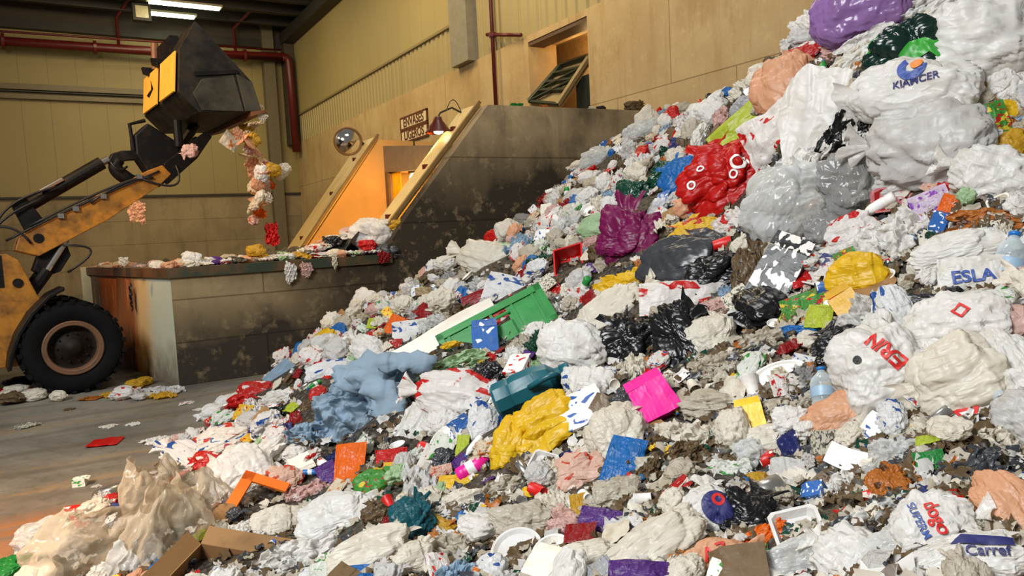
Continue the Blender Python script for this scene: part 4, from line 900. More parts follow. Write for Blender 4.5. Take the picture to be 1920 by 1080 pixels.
L('board', 785, 808, 75, 95, -25, 'white', 'carrier_bag', 'stiff white bag piece standing below the red-striped white bag', 'bag', None)
L('packet', 735, 862, 52, 34, 8, 'red', 'food_packet', 'small red packet right of the orange sleeve', 'packet', None)
L('sheet', 600, 820, 130, 80, 15, 'pale_blue', 'plastic_sheet', 'pale blue film sheet at the near hem of the blue jacket', 'sheet', None)
L('packet', 658, 892, 52, 108, 4, 'orange', 'cardboard_sleeve', 'upright orange printed sleeve near the foot of the heap', 'sleeve', 'orange sleeve')
L('frame', 480, 948, 78, 88, -14, 'orange', 'box_frame', 'orange cut-out box front leaning at the foot of the heap', 'box', 'orange box front', lift=.9)
L('blob', 635, 982, 140, 92, 10, 'white', 'plastic_bag', 'full round white bag below the orange sleeve', 'bag', 'round white bag')
L('blob', 708, 918, 80, 72, 20, 'green_yellow', 'plastic_bag', 'see-through bag with green, yellow and red contents right of the orange sleeve', 'bag', None)
L('blob', 536, 902, 62, 46, 10, 'peach_print', 'plastic_bag', 'peach printed bag left of the orange sleeve', 'bag', None)
L('sheet', 575, 930, 100, 55, 28, 'rose', 'plastic_bag', 'pale pink bag lying under the orange sleeve', 'bag', None)
L('bottle', 892, 878, 62, 26, 28, 'pink', 'shampoo_bottle', 'magenta plastic bottle left of the smaller yellow lobe', 'bottle', 'magenta bottle')
L('packet', 868, 842, 22, 46, -6, 'lime', 'food_packet', 'narrow lime green packet above the magenta bottle', 'packet', None)
L('lumpy', 775, 985, 80, 85, 15, 'teal', 'plastic_bag', 'blue-teal bag right of the round white bag', 'bag', 'blue-teal bag')
L('packet', 815, 985, 90, 32, -28, 'mustard', 'food_packet', 'mustard yellow wrapper strip beside the blue-teal bag', 'packet', None)
L('packet', 870, 905, 85, 24, -4, 'yellow', 'food_packet', 'flat yellow wrapper under the magenta bottle', 'packet', None)
L('packet', 1130, 982, 78, 46, -18, 'purple', 'food_packet', 'shiny purple packet with pale print among soiled paper', 'packet', 'shiny purple packet')
L('packet', 1088, 960, 28, 60, 5, 'mustard', 'food_packet', 'upright mustard yellow wrapper touching the purple packet', 'packet', None)
L('plate', 970, 1035, 88, 82, 15, 'grey', 'round_dish', 'round pale plastic lid with raised rim at the near edge of the heap', 'lid', 'round plastic lid')
L('lumpy', 1100, 895, 105, 75, 20, 'peach_print', 'plastic_bag', 'reddish see-through meat bag left of the bright blue packet', 'bag', None)
for i, (x, y, r, l) in enumerate(((1245, 880, 30, 'grimy brown rag right of the bright blue packet'), (1210, 905, 50, 'grimy brown rag under the bright blue packet'), (1275, 860, 20, 'grimy brown rag below the hot pink carton'))): L('cloth', x, y, 105, 55, r, 'brown_dirty', 'rag', l, 'rag', None)
L('lumpy', 1398, 975, 120, 95, -15, 'black', 'refuse_sack', 'shiny black sack above the orange cloth', 'bag', 'shiny black sack')
o = L('blob', 1330, 965, 95, 105, 25, 'white', 'carrier_bag', 'white bag with blue patch and red ring left of the shiny black sack', 'bag', 'blue-patched bag', seed=31)
if o:
    b, sc = o; decal(b, sc, disc_mesh(.5, 24), navy_i, 'blue_patch', .1*sc[0], -.08*sc[1], sc[0]*.55); decal(b, sc, disc_mesh(.5, 20, .25), red_i, 'red_ring', .16*sc[0], 0, sc[0]*.22, lift=.009)
L('cloth', 1430, 1010, 110, 45, 22, 'orange', 'cloth', 'orange cloth below the shiny black sack', 'cloth', 'orange cloth')
o = L('blob', 1345, 1060, 130, 80, 8, 'peach', 'carrier_bag', 'pinkish bag with red scribbled print at the near edge of the heap', 'bag', None, seed=33)
if o: decal(o[0], o[1], text_mesh('A7', 1, 0, .01), red_i, 'lettering', 0, .05*o[1][1], o[1][0]*.28, .1)
# --- right side
o = L('blob', 1660, 712, 150, 160, 8, 'white', 'carrier_bag', 'round white bag with big red letters and a dark round hole', 'bag', 'red-lettered bag', seed=42, thick=.8)
if o:
    b, sc = o; decal(b, sc, text_mesh('ERIN', 1, 0, .03), red_i, 'lettering', .19*sc[0], -.02*sc[1], sc[0]*.22, math.radians(108)); decal(b, sc, disc_mesh(.5, 14), plain('tear_hole', (26, 30, 26), .6), 'hole', -.1*sc[0], -.02*sc[1], sc[0]*.09)
o = L('tied', 1785, 622, 110, 175, 82, 'white', 'carrier_bag', 'white knotted bag with a red square stamp above the pale bulging bag', 'bag', 'stamped knotted bag', seed=43)
if o: decal(o[0], o[1], disc_mesh(.5, 4, .3), red_i, 'red_stamp', .12*o[1][0], -.15*o[1][1], o[1][0]*.26)
L('tied', 1752, 652, 70, 85, 10, 'white', 'carrier_bag', 'small white tied bag with a faint red ring beneath the stamped bag', 'bag', None)
L('blob', 1800, 720, 160, 150, 12, 'cream', 'carrier_bag', 'pale bulging bag right of the red-lettered bag', 'bag', 'pale bulging bag')
L('blob', 1898, 690, 75, 150, 8, 'white', 'carrier_bag', 'white hanging bag at the cut right edge of the view', 'bag', 'hanging white bag')
L('blob', 1885, 615, 110, 70, -10, 'rose', 'plastic_bag', 'pinkish white bag above the hanging white bag', 'bag', None)
o = L('board', 1825, 785, 105, 70, -22, 'white', 'carrier_bag', 'flat white bag with a red triangle beneath the pale bulging bag', 'bag', 'triangle bag')
if o:
    b, sc = o; decal(b, sc, poly_mesh([(-.5, .4), (.5, .4), (0, -.5)]), red_i, 'red_triangle', -.05*sc[0], 0, sc[1]*.62, .3); decal(b, sc, poly_mesh([(-.5, .4), (.5, .4), (0, -.5)]), white_i, 'white_inset', -.05*sc[0], .0, sc[1]*.32, .3, lift=.01)
L('packet', 1745, 870, 46, 40, -4, 'green', 'drink_carton', 'small green carton near the black torn sack', 'carton', 'small green carton')
L('cloth', 1825, 900, 150, 95, 15, 'charcoal', 'refuse_sack', 'torn dark grey sack below the triangle bag', 'bag', 'torn dark sack')
L('lumpy', 1672, 915, 70, 80, 15, 'orange_brown', 'plastic_bag', 'orange-pink see-through bag beside the white tray', 'bag', None)
L('plank', 1618, 872, 115, 38, -38, 'white', 'foam_tray', 'long bright white foam tray tilted down the slope', 'tray', 'white foam tray', lift=.9)
L('can', 1440, 926, 46, 40, 200, 'silver', 'tin_can', 'open silver tin can near the shiny black sack', 'can', 'open tin can')
L('plank', 1520, 925, 80, 24, 35, 'brown', 'wood_board', 'brown wooden board end right of the open tin can', 'board', 'brown board end')
L('board', 1483, 895, 85, 70, -18, 'grey', 'paper_sheet', 'grey-white paper sheet above the open tin can', 'paper', None)
L('packet', 1548, 850, 42, 75, -12, 'newsprint', 'food_packet', 'upright printed pale packet above the white paper', 'packet', None)
L('can', 1440, 865, 26, 24, 190, 'red_white', 'drink_can', 'small red and dark drink can lying on the near slope', 'can', None)
o = L('tied', 1768, 1002, 125, 150, -95, 'white', 'carrier_bag', 'white bag with upright red and blue lettering near the lower edge', 'bag', 'two-letter-row bag', seed=51)
if o:
    b, sc = o; decal(b, sc, text_mesh('dogo', 1, 0, .02), red_i, 'lettering', .02*sc[0], .02*sc[1], sc[0]*.24, math.radians(5)); decal(b, sc, text_mesh('SUPERM', 1, 0, .01), blue_i, 'small_lettering', .0*sc[0], -.16*sc[1], sc[0]*.14, math.radians(5))
o = L('blob', 1845, 1052, 150, 80, -12, 'white', 'carrier_bag', 'white bag with navy stripe and dark letters at the lower right', 'bag', None, seed=53)
if o:
    b, sc = o; decal(b, sc, text_mesh('Carref', 1, 0, .02), navy_i, 'lettering', .04*sc[0], .02*sc[1], sc[1]*.29, 0); decal(b, sc, poly_mesh([(-.5, -.08), (.5, -.08), (.5, .08), (-.3, .12)]), navy_i, 'navy_stripe', 0, .25*sc[1], sc[0]*.6)
L('blob', 1760, 1062, 150, 70, 5, 'white', 'plastic_bag', 'puffed white bag at the lower edge beneath the lettered bag', 'bag', None)
L('blob', 1895, 960, 90, 150, 15, 'peach', 'plastic_bag', 'tall pinkish bag at the lower right edge of the heap', 'bag', None)
L('sheet', 1620, 985, 190, 80, 6, 'clear', 'plastic_film', 'see-through film sheet spread below the white papers', 'film', 'spread see-through film')
L('blob', 1690, 1030, 120, 70, -10, 'clear', 'plastic_bag', 'scrunched see-through bag left of the two-letter-row bag', 'bag', None)
L('blob', 1510, 1050, 150, 75, 10, 'clear', 'plastic_bag', 'puffed see-through bag right of the orange cloth', 'bag', None)
L('sheet', 1585, 925, 80, 90, 40, 'white', 'paper_sheet', 'crumpled white paper under the white foam tray', 'paper', None)
L('blob', 1480, 395, 150, 140, 40, 'clear', 'plastic_bag', 'big puffed see-through bag right of the bright red bag', 'bag', 'big see-through bag', thick=.7)
L('sheet', 1515, 340, 130, 110, 50, 'white', 'plastic_bag', 'white film sheet draped over the big see-through bag', 'bag', None)
L('blob', 1590, 350, 90, 120, 10, 'smoky', 'plastic_bag', 'smoky see-through bag below the black and white bag', 'bag', 'smoky bag')
L('carton', 1462, 525, 66, 90, -32, 'black_white', 'printed_box', 'dark printed box wedged under the big see-through bag', 'box', 'dark printed box')
L('lumpy', 1410, 520, 70, 100, 0, 'brown_dirty', 'refuse_sack', 'dark brown sack left of the dark printed box', 'bag', None)
L('tray', 1693, 372, 95, 42, -4, 'crimson', 'plastic_tray', 'dark red plastic tray under a grey bag on the right slope', 'tray', 'dark red tray', lift=.8)
L('packet', 1748, 385, 60, 48, 15, 'purple_white', 'tissue_packet', 'pale packet with purple flower print right of the dark red tray', 'packet', None)
L('packet', 1782, 392, 34, 44, -30, 'orange', 'food_packet', 'small orange packet touching the purple flower packet', 'packet', None)
L('cloth', 1850, 418, 130, 52, -6, 'orange_brown', 'food_packet', 'orange-brown wrapper with green edge on the right slope', 'packet', 'orange-brown wrapper')
L('blob', 1890, 285, 75, 70, 20, 'mustard', 'plastic_bag', 'mustard yellow bag at the cut right edge of the heap', 'bag', None)
L('packet', 1838, 232, 75, 55, 10, 'green_yellow', 'food_packet', 'green and red food packet right of the emblem bag', 'packet', 'green and red packet')
L('blob', 1885, 212, 60, 40, -15, 'yellow', 'plastic_bag', 'pale yellow bag beside the green and red packet', 'bag', None)
o = L('packet', 1825, 530, 100, 80, -14, 'white', 'food_packet', 'white pack with big blue print above the stamped knotted bag', 'packet', 'blue-printed pack')
if o: decal(o[0], o[1], text_mesh('ESLA', 1, 0, .03), blue_i, 'lettering', 0, 0, o[1][1]*.36, .1)
L('bottle', 1893, 500, 110, 46, 70, 'clear', 'water_bottle', 'see-through water bottle with blue cap at the right edge', 'bottle', 'see-through water bottle')
L('packet', 1742, 572, 85, 34, -16, 'black', 'shoe_sole', 'black flat thing with red stripe left of the blue-printed pack', 'shoe', None)
L('cloth', 1500, 626, 110, 42, 4, 'blue', 'plastic_sheet', 'medium blue folded sheet among torn paper', 'sheet', 'blue folded sheet')
L('blob', 1600, 445, 100, 75, 20, 'white_red', 'carrier_bag', 'white bag with dark red print below the smoky bag', 'bag', None)
o = L('packet', 1550, 490, 62, 40, 20, 'white', 'carrier_bag', 'white bag corner with navy printed block right of the dark printed box', 'bag', None)
if o: decal(o[0], o[1], text_mesh('CN', 1, 0, .06), navy_i, 'lettering', 0, 0, o[1][1]*.6, 0)
L('tied', 1685, 590, 60, 100, -170, 'white_blue', 'carrier_bag', 'slim white bag with blue corner above the red-lettered bag', 'bag', None)
L('sheet', 1690, 470, 130, 150, 35, 'white', 'plastic_film', 'long white film sheet running down beside the blue-printed pack', 'film', 'long white film sheet')
L('blob', 1790, 475, 150, 70, 5, 'white', 'plastic_bag', 'white loose bag above the blue-printed pack', 'bag', None)
L('carton', 1592, 580, 40, 48, 20, 'mustard', 'cardboard_carton', 'tan carton with grey side among paper scraps', 'carton', None)
L('packet', 1515, 575, 80, 46, 5, 'green_yellow', 'food_packet', 'green printed packet above the blue folded sheet', 'packet', None)
L('plate', 1462, 702, 90, 42, 8, 'white', 'foam_plate', 'white foam plate left of the red-lettered bag', 'plate', 'white foam plate')
L('cup', 1412, 728, 36, 30, 100, 'white', 'foam_cup', 'small white cup lying below the white foam plate', 'cup', None)
L('carton', 1410, 788, 42, 42, 5, 'yellow', 'cardboard_carton', 'dirty yellow carton standing on the near slope', 'carton', 'dirty yellow carton')
L('bottle', 1545, 735, 75, 40, 85, 'clear', 'water_bottle', 'clear bottle with green label left of the red-lettered bag', 'bottle', None)
L('lid', 1865, 690, 60, 50, 20, 'cream', 'rice_cake', 'speckled round cream disc beside the hanging white bag', 'disc', None)
# --- far and left part of the slope
L('tied', 915, 492, 70, 125, 70, 'cream', 'carrier_bag', 'cream bag with green print against the dark push wall', 'bag', 'push-wall cream bag')
L('blob', 945, 480, 40, 44, 0, 'pale_green', 'plastic_bag', 'pale green bag overlapping the cream bag at the push wall', 'bag', None)
L('packet', 735, 625, 30, 62, -25, 'orange', 'food_packet', 'orange-red wrapper standing left of the long cream panel', 'packet', 'orange-red wrapper')
L('packet', 770, 625, 58, 40, 6, 'white_blue', 'milk_carton', 'white carton with blue print right of the orange-red wrapper', 'carton', None)
L('sheet', 870, 588, 75, 46, 30, 'brown', 'paper_bag', 'dark brown paper folded above the long cream panel', 'paper', None)
L('packet', 900, 560, 60, 26, 20, 'crimson', 'food_packet', 'dark red wrapper behind the brown paper', 'packet', None)
L('blob', 1215, 232, 45, 55, 0, 'cream', 'plastic_bag', 'topmost pale bag of the heap at the push wall end', 'bag', 'topmost pale bag')
L('blob', 1200, 252, 70, 40, 20, 'clear', 'plastic_bag', 'see-through bag just under the topmost pale bag', 'bag', None)
L('blob', 1122, 302, 62, 42, 0, 'clear', 'plastic_bag', 'see-through puffed bag high against the push wall', 'bag', 'high see-through bag')
L('packet', 960, 548, 90, 50, -20, 'white_blue', 'food_packet', 'white and blue pack left of the orange-red tub', 'packet', None)
L('blob', 940, 592, 70, 40, 10, 'red_white', 'plastic_bag', 'red and white bag above the green crate side', 'bag', None)
L('blob', 1120, 430, 70, 45, 0, 'pale_green', 'plastic_bag', 'pale greenish bag left of the burgundy bag', 'bag', None)
L('blob', 482, 736, 60, 40, 0, 'red_white', 'plastic_bag', 'red and white bag at the far foot of the heap by the wall', 'bag', 'far-foot red bag')
L('packet', 526, 702, 30, 50, -40, 'pale_blue', 'milk_carton', 'light blue carton leaning at the far foot of the heap', 'carton', None)
L('blob', 625, 702, 95, 45, 15, 'white_blue', 'plastic_bag', 'blue printed white bag beyond the blue jacket', 'bag', None)
L('sheet', 540, 745, 110, 36, 2, 'white', 'plastic_bag', 'white flat bag beyond the blue jacket near the floor', 'bag', None)
L('tied', 350, 868, 62, 105, 62, 'white_blue', 'carrier_bag', 'white bag with blue print lying at the edge of the heap', 'bag', 'edge blue-print bag')
L('blob', 420, 832, 95, 60, 20, 'white_multi', 'carrier_bag', 'white bag with coloured print on the outer edge of the heap', 'bag', None)
L('blob', 460, 900, 110, 110, 30, 'white', 'plastic_bag', 'white loose bag beside the orange box front', 'bag', None)
L('blob', 395, 870, 60, 40, 0, 'red_white', 'plastic_bag', 'small red bag behind the blue-print bag', 'bag', None)
L('blob', 520, 985, 90, 60, 10, 'cream', 'plastic_bag', 'cream bag behind the cardboard box', 'bag', None)
L('sheet', 560, 1055, 190, 95, 20, 'white', 'plastic_bag', 'wide white bag at the lower edge right of the cardboard box', 'bag', 'wide white bag')
L('blob', 700, 1050, 150, 90, 15, 'cream', 'plastic_bag', 'cream long bag under the round white bag', 'bag', None)
L('packet', 690, 1074, 70, 26, 0, 'blue', 'food_packet', 'bright blue packet at the very lower edge', 'packet', None)
# soiled paper and loose bags between the named pieces
for a in (('sheet', 955, 925, 120, 65, 15, 'dirty', 'soiled_paper', 'soiled beige paper left of the reddish meat bag', 'paper', None), ('lumpy', 985, 985, 120, 75, -10, 'dirty', 'soiled_paper', 'soiled beige crumpled paper above the round plastic lid', 'paper', None),
    ('blob', 1235, 1030, 200, 95, 28, 'cream', 'plastic_bag', 'big cream bag at the near edge left of the red-scribbled pinkish bag', 'bag', 'near cream bag'), ('lumpy', 1160, 930, 90, 62, 5, 'dirty', 'soiled_paper', 'grey-beige crumpled paper above the shiny purple packet', 'paper', None),
    ('sheet', 1290, 825, 130, 85, -15, 'cream', 'paper_sheet', 'cream crumpled sheet right of the bright blue packet', 'paper', 'cream crumpled sheet'), ('packet', 1248, 935, 100, 22, 34, 'red_white', 'food_packet', 'long red and white wrapper strip left of the blue-patched bag', 'packet', None),
    ('cloth', 1365, 890, 110, 62, -8, 'white_green', 'carrier_bag', 'white bag with green print above the shiny black sack', 'bag', None), ('cloth', 1480, 765, 140, 46, 10, 'dirty', 'soiled_paper', 'soiled brownish paper left of the labelled clear bottle', 'paper', None),
    ('sheet', 1345, 700, 115, 75, 5, 'dirty', 'soiled_paper', 'soiled beige paper sheet right of the standing pale paper', 'paper', 'soiled paper sheet'), ('lumpy', 1335, 765, 120, 60, -10, 'dirty', 'soiled_paper', 'soiled crumpled paper right of the hot pink carton', 'paper', None),
    ('blob', 1440, 830, 105, 60, 0, 'cream', 'plastic_bag', 'cream loose bag below the dirty yellow carton', 'bag', None), ('blob', 1570, 785, 110, 75, 15, 'peach', 'plastic_bag', 'peach see-through bag under the labelled clear bottle', 'bag', None),
    ('lumpy', 1565, 655, 100, 60, 35, 'black', 'refuse_sack', 'black sack scrap in the gap above the red-lettered bag', 'bag', None), ('plank', 1632, 345, 34, 120, -14, 'white', 'rolled_film', 'long white roll standing between smoky bag and grey-white bag', 'roll', None),  # the black scrap stands for the shade in a gap between bags
    ('cloth', 770, 695, 200, 55, 12, 'pale_blue', 'plastic_sheet', 'long pale blue film above the blue jacket', 'film', None), ('sheet', 850, 690, 130, 55, 18, 'pale_green', 'plastic_sheet', 'pale green film below the green crate side', 'film', None),
    ('lumpy', 920, 706, 62, 46, 0, 'black', 'refuse_sack', 'small black sack beyond the teal jerrycan', 'bag', None), ('sheet', 1022, 692, 60, 62, -20, 'pale_green', 'plastic_bag', 'pale green film left of the smooth white bag', 'film', None),
    ('blob', 910, 800, 66, 80, 10, 'white_blue', 'carrier_bag', 'white bag with blue print left of the smaller yellow lobe', 'bag', None), ('tied', 1590, 1055, 110, 130, 40, 'white', 'carrier_bag', 'white knotted bag at the near edge left of the lettered bag', 'bag', None),
    ('sheet', 1690, 865, 150, 95, -20, 'clear', 'plastic_film', 'see-through film under the small green carton', 'film', None), ('cloth', 870, 955, 130, 80, 12, 'cream', 'paper_sheet', 'cream crumpled paper right of the blue-teal bag', 'paper', None),
    ('sheet', 850, 1040, 150, 80, -14, 'dirty', 'soiled_paper', 'soiled paper left of the round plastic lid', 'paper', None), ('blob', 1110, 1050, 120, 65, 8, 'cream', 'plastic_bag', 'cream bag right of the round plastic lid', 'bag', None),
    ('sheet', 1880, 850, 110, 110, 30, 'cream', 'plastic_film', 'cream film sheet hanging at the right edge above the tall pinkish bag', 'film', None), ('blob', 1700, 330, 110, 60, 22, 'grey', 'plastic_bag', 'grey bag above the dark red tray', 'bag', None), ('tied', 1850, 330, 100, 140, 60, 'white', 'carrier_bag', 'white knotted bag above the orange-brown wrapper', 'bag', None),
    ('sheet', 1420, 650, 120, 60, 12, 'dirty', 'soiled_paper', 'soiled beige paper left of the blue folded sheet', 'paper', None), ('sheet', 1030, 590, 90, 50, 10, 'white', 'paper_sheet', 'white paper right of the green crate side', 'paper', None), ('tied', 690, 660, 50, 80, 50, 'white', 'carrier_bag', 'white knotted bag between jacket and orange-red wrapper', 'bag', None)): L(*a)
# the jacket: body, two sleeves, a hood
h = on_heap(690, 770); ax = frame_at(h[0], h[1], 0); s = h[2]/FPX
jk = link('jacket', m_sheet(77, 70, .34, 2.1, .2, .35), m_denim); put(jk, h[0]+ax[2]*.1, ax, (235*s, 175*s, 140*s)); tag(jk, 'washed blue jacket spread on the slope left of the red-striped white bag', 'jacket'); LM.append((690, 770, 110, 80, 'blue jacket', 0.0))
for k, pth in enumerate((((-.12, .22, .12), (.12, .2, .2), (.3, -.25, .08)), ((-.15, .3, .05), (.2, .42, .14), (.55, .4, .02)))):
    o = link('sleeve', p_tubeclothes(pth, .15, 5+k), m_denim, jk)
link('hood', m_blob(78, .3, 2.2), m_denim, jk).matrix_local = Matrix.Translation((.24, .02, .06)) @ Matrix.Diagonal((.34, .42, .36, 1))
# ------------------------------------------------------------------ foot of the heap: cardboard box, big see-through bags, green bag
def floor_item(kind, x, y, sz, rot, mk, name, label, cat, group=None, thick=.6, seed=None, lift=None):
    o = base_shape(kind, mk, name, seed or int(abs(x*970)+abs(y*310)))
    sc = sz if isinstance(sz, tuple) else (sz, sz, sz*thick)
    zs = [v.co.z*sc[2] for v in o.data.vertices]
    if kind in ('bottle', 'can', 'cup', 'jug'):   # lies on its side
        o.matrix_world = Matrix.Translation((x, y, max(v.co.x for v in o.data.vertices)*sc[0])) @ Matrix.Rotation(rot, 4, 'Z') @ Matrix.Diagonal((*sc, 1))
    else: o.matrix_world = Matrix.Translation((x, y, (lift or 0)-min(zs)-.004)) @ Matrix.Rotation(rot, 4, 'Z') @ Matrix.Diagonal((*sc, 1))
    tag(o, label, cat, group); return o
def at_depth(px, py, d): P = EYE+ray(px, py)*d; return P
P = at_depth(432, 1082, 3.95)
r = empty('cardboard_box', (P[0], P[1], max(0, P[2]-.14))); r.rotation_euler = (math.radians(6), math.radians(10), math.radians(-36)); tag(r, 'open brown cardboard box lying at the near foot of the heap', 'box')
a, b, c, th = .30, .22, .17, .006
box('box_bottom', (-a, -b, -c), (a, b, -c+th), m_card, r); box('side_panel', (-a, -b, -c), (a, -b+th, c), m_card, r); box('side_panel', (-a, b-th, -c), (a, b, c), m_cardin, r)
box('end_panel', (-a, -b, -c), (-a+th, b, c), m_card, r); box('end_panel', (a-th, -b, -c), (a, b, c), m_cardin, r)
for k, (p0, p1, dv) in enumerate((((-a, -b, c), (a, -b, c), (0, -.09, -.05)), ((-a, b, c), (a, b, c), (0, .09, .06)), ((a, -b, c), (a, b, c), (.1, 0, .03)), ((-a, b, c), (-a, -b, c), (-.08, 0, .06)))):
    p0, p1, dv = Vector(p0), Vector(p1), Vector(dv); q = [p0, p1, p1+dv, p0+dv]; MB().add(q+[v-Vector((0, 0, th)) for v in q], [(0, 1, 2, 3), (7, 6, 5, 4), (0, 4, 5, 1), (1, 5, 6, 2), (2, 6, 7, 3), (3, 7, 4, 0)]).build('flap', m_card, r)
LM.append((430, 1045, 95, 50, 'cardboard box', 0.0))
for px, py, d, sx, sy, sz, rt, mk, lab in ((185, 1030, 4.55, .8, .62, .5, .4, 'amber_clear', 'big amber see-through bag lying lowest at the near foot of the heap'),
        (305, 1005, 4.5, .62, .52, .62, 1.2, 'amber_clear', 'amber see-through bag standing between the lowest bag and the cardboard box'),
        (360, 955, 4.9, .6, .52, .56, 2.2, 'amber_clear', 'pleated see-through bag standing behind the cardboard box'), (285, 935, 5.3, .46, .4, .55, .2, 'amber_clear', 'tall peaked see-through bag behind the standing amber bag'),
        (255, 1050, 4.3, .34, .3, .3, .9, 'clear', 'small see-through bag in front of the amber bags')):
    P = at_depth(px, py, d); o = link('plastic_bag', m_openbag(int(px)), FM(mk)); o.matrix_world = Matrix.Translation((P[0], P[1], max(P[2], sz*.47))) @ Matrix.Rotation(rt, 4, 'Z') @ Matrix.Diagonal((sx, sy, sz, 1)); tag(o, lab, 'bag')
    LM.append((px, py, 70, 55, None, 0.0))
P = onz(28, 1075, .1); floor_item('lumpy', P[0], P[1], .34, .3, 'green', 'plastic_bag', 'green bag on the floor at the lower left corner', 'bag')
P = onz(95, 1075, .05); floor_item('blob', P[0], P[1], .12, .3, 'lime', 'plastic_bag', 'small lime wrapper on the floor beside the green bag', 'wrapper')
# ------------------------------------------------------------------ single litter on the floor
for kind, px, py, sz, mk, name, lab, cat in (('can', 150, 976, (.2, .2, .2), 'red_white', 'drink_can', 'red crushed drink can on the orange-brown floor', 'can'), ('can', 205, 942, (.22, .2, .22), 'silver', 'tin_can', 'silver tin can on the floor beside the see-through bags', 'can'),
        ('cup', 226, 972, (.16, .18, .16), 'navy', 'plastic_cup', 'dark blue cup on the floor behind the lowest amber bag', 'cup'), ('carton', 150, 910, .1, 'white_green', 'drink_carton', 'small white and green carton alone on the bare floor', 'carton'),
        ('sheet', 297, 828, .34, 'white', 'paper_sheet', 'white paper scrap on the floor, first left of the heap edge', 'paper'), ('sheet', 343, 822, .34, 'rose', 'paper_sheet', 'pinkish paper scrap on the floor touching the heap edge', 'paper'),
        ('packet', 197, 831, .3, 'red', 'food_packet', 'flat red wrapper lying alone on the middle of the floor', 'wrapper'), ('sheet', 50, 800, .3, 'newsprint', 'paper_sheet', 'grey paper scrap on the floor below the loader wheel', 'paper'),
        ('sheet', 250, 796, .18, 'white', 'paper_sheet', 'small white scrap on the floor beyond the red wrapper', 'paper'), ('sheet', 205, 800, .2, 'cream', 'paper_sheet', 'small cream scrap on the floor beyond the red wrapper', 'paper'),
        ('blob', 110, 752, .22, 'cream', 'plastic_bag', 'small crumpled cream bag on the floor under the loader wheel', 'bag'), ('packet', 172, 748, .26, 'orange_brown', 'food_packet', 'brown wrapper on the floor between wheel and push wall', 'wrapper'),
        ('sheet', 288, 886, .1, 'white', 'paper_sheet', 'tiny white scrap on the floor by the blue-print bag', 'paper'), ('sheet', 130, 768, .16, 'brown', 'paper_sheet', 'small brown scrap on the floor below the loader wheel', 'paper'),
        ('sheet', 350, 757, .2, 'white_red', 'paper_sheet', 'red and white scrap on the floor in front of the push wall', 'paper'), ('sheet', 375, 768, .16, 'white', 'paper_sheet', 'small white scrap on the floor in front of the push wall', 'paper'), ('sheet', 232, 910, .14, 'dark_green', 'paper_sheet', 'dark green scrap on the floor by the heap edge', 'paper'), ('sheet', 180, 912, .1, 'grey', 'paper_sheet', 'tiny grey scrap beside the lone white and green carton', 'paper')):
    P = onz(px, py); floor_item(kind, P[0], P[1], sz, px*.7, mk, name, lab, cat, thick=.35 if kind in ('sheet', 'packet') else .7)
rng = random.Random(5)
cnt = {}
def ordinal(k): return ['first', 'second', 'third', 'fourth', 'fifth', 'sixth', 'seventh', 'eighth', 'ninth', 'tenth', 'eleventh', 'twelfth', 'thirteenth', 'fourteenth', 'fifteenth', 'sixteenth', 'seventeenth', 'eighteenth', 'nineteenth', 'twentieth'][k] if k < 20 else str(k+1)+'th'
def ranked(items, where, key=lambda it: it[0], frm='from the left'):
    """items: (px, object, look); the label counts look-alikes along the row"""
    g = {}
    for it in items: g.setdefault(it[2], []).append(it)
    for look, lst in g.items():
        lst.sort(key=key)
        for k, it in enumerate(lst): it[1]['label'] = f'{look} {where}' if len(lst) == 1 else f'{ordinal(k)} {look} {where} {frm}'
def rand_item(kind, mk, name, cat, group, pos, ax, sc, seed):
    o = base_shape(kind, mk, name, seed); put(o, pos, ax, sc); tag(o, None, cat, group); return o
KN = {'blob': ('plastic_bag', 'crumpled', 'bag'), 'lumpy': ('plastic_bag', 'scrunched', 'bag'), 'sheet': ('plastic_film', 'loose', 'film'), 'packet': ('food_packet', 'flat', 'packet'), 'carton': ('carton', 'small', 'carton'), 'bottle': ('bottle', 'plastic', 'bottle')}
def rand_axes(): return tuple(Matrix.Rotation(rng.random()*6.28, 3, Vector((rng.random()-.5, rng.random()-.5, rng.random()-.5)).normalized()).col)
# small pile at the foot of the push wall beside the wheel, and one left of the wheel
for where, cols, spots in (('at the wall end foot beside the wheel', ('white', 'white', 'cream', 'grey', 'clear', 'mustard', 'brown', 'white_red'), [(x, y) for x, y in ((215, 742), (232, 748), (250, 740), (262, 750), (240, 732), (278, 742), (292, 735), (305, 745), (318, 738), (255, 728), (270, 722), (325, 730))]),
                           ('in the rubbish left of the loader wheel', ('red', 'orange', 'brown', 'black', 'cream', 'orange_brown', 'crimson'), [(x, y) for x, y in ((5, 742), (18, 736), (30, 745), (42, 735), (55, 742), (12, 752), (64, 750), (36, 728), (72, 738), (24, 757))])):
    its = []
    for x, y in spots:
        P = onz(x, y, 0); kd = rng.choice(['blob', 'sheet', 'sheet', 'packet']); mk = rng.choice(cols); nm, adj, nn = KN[kd]; s = rng.uniform(.2, .42)
        o = floor_item(kd, P[0], P[1], s, rng.random()*6, mk, nm, None, nn, 'rubbish '+where, .5, rng.randint(1, 9999)); its.append((x, o, f'{adj} {FN[mk]} {nn}'))
    ranked(its, where)
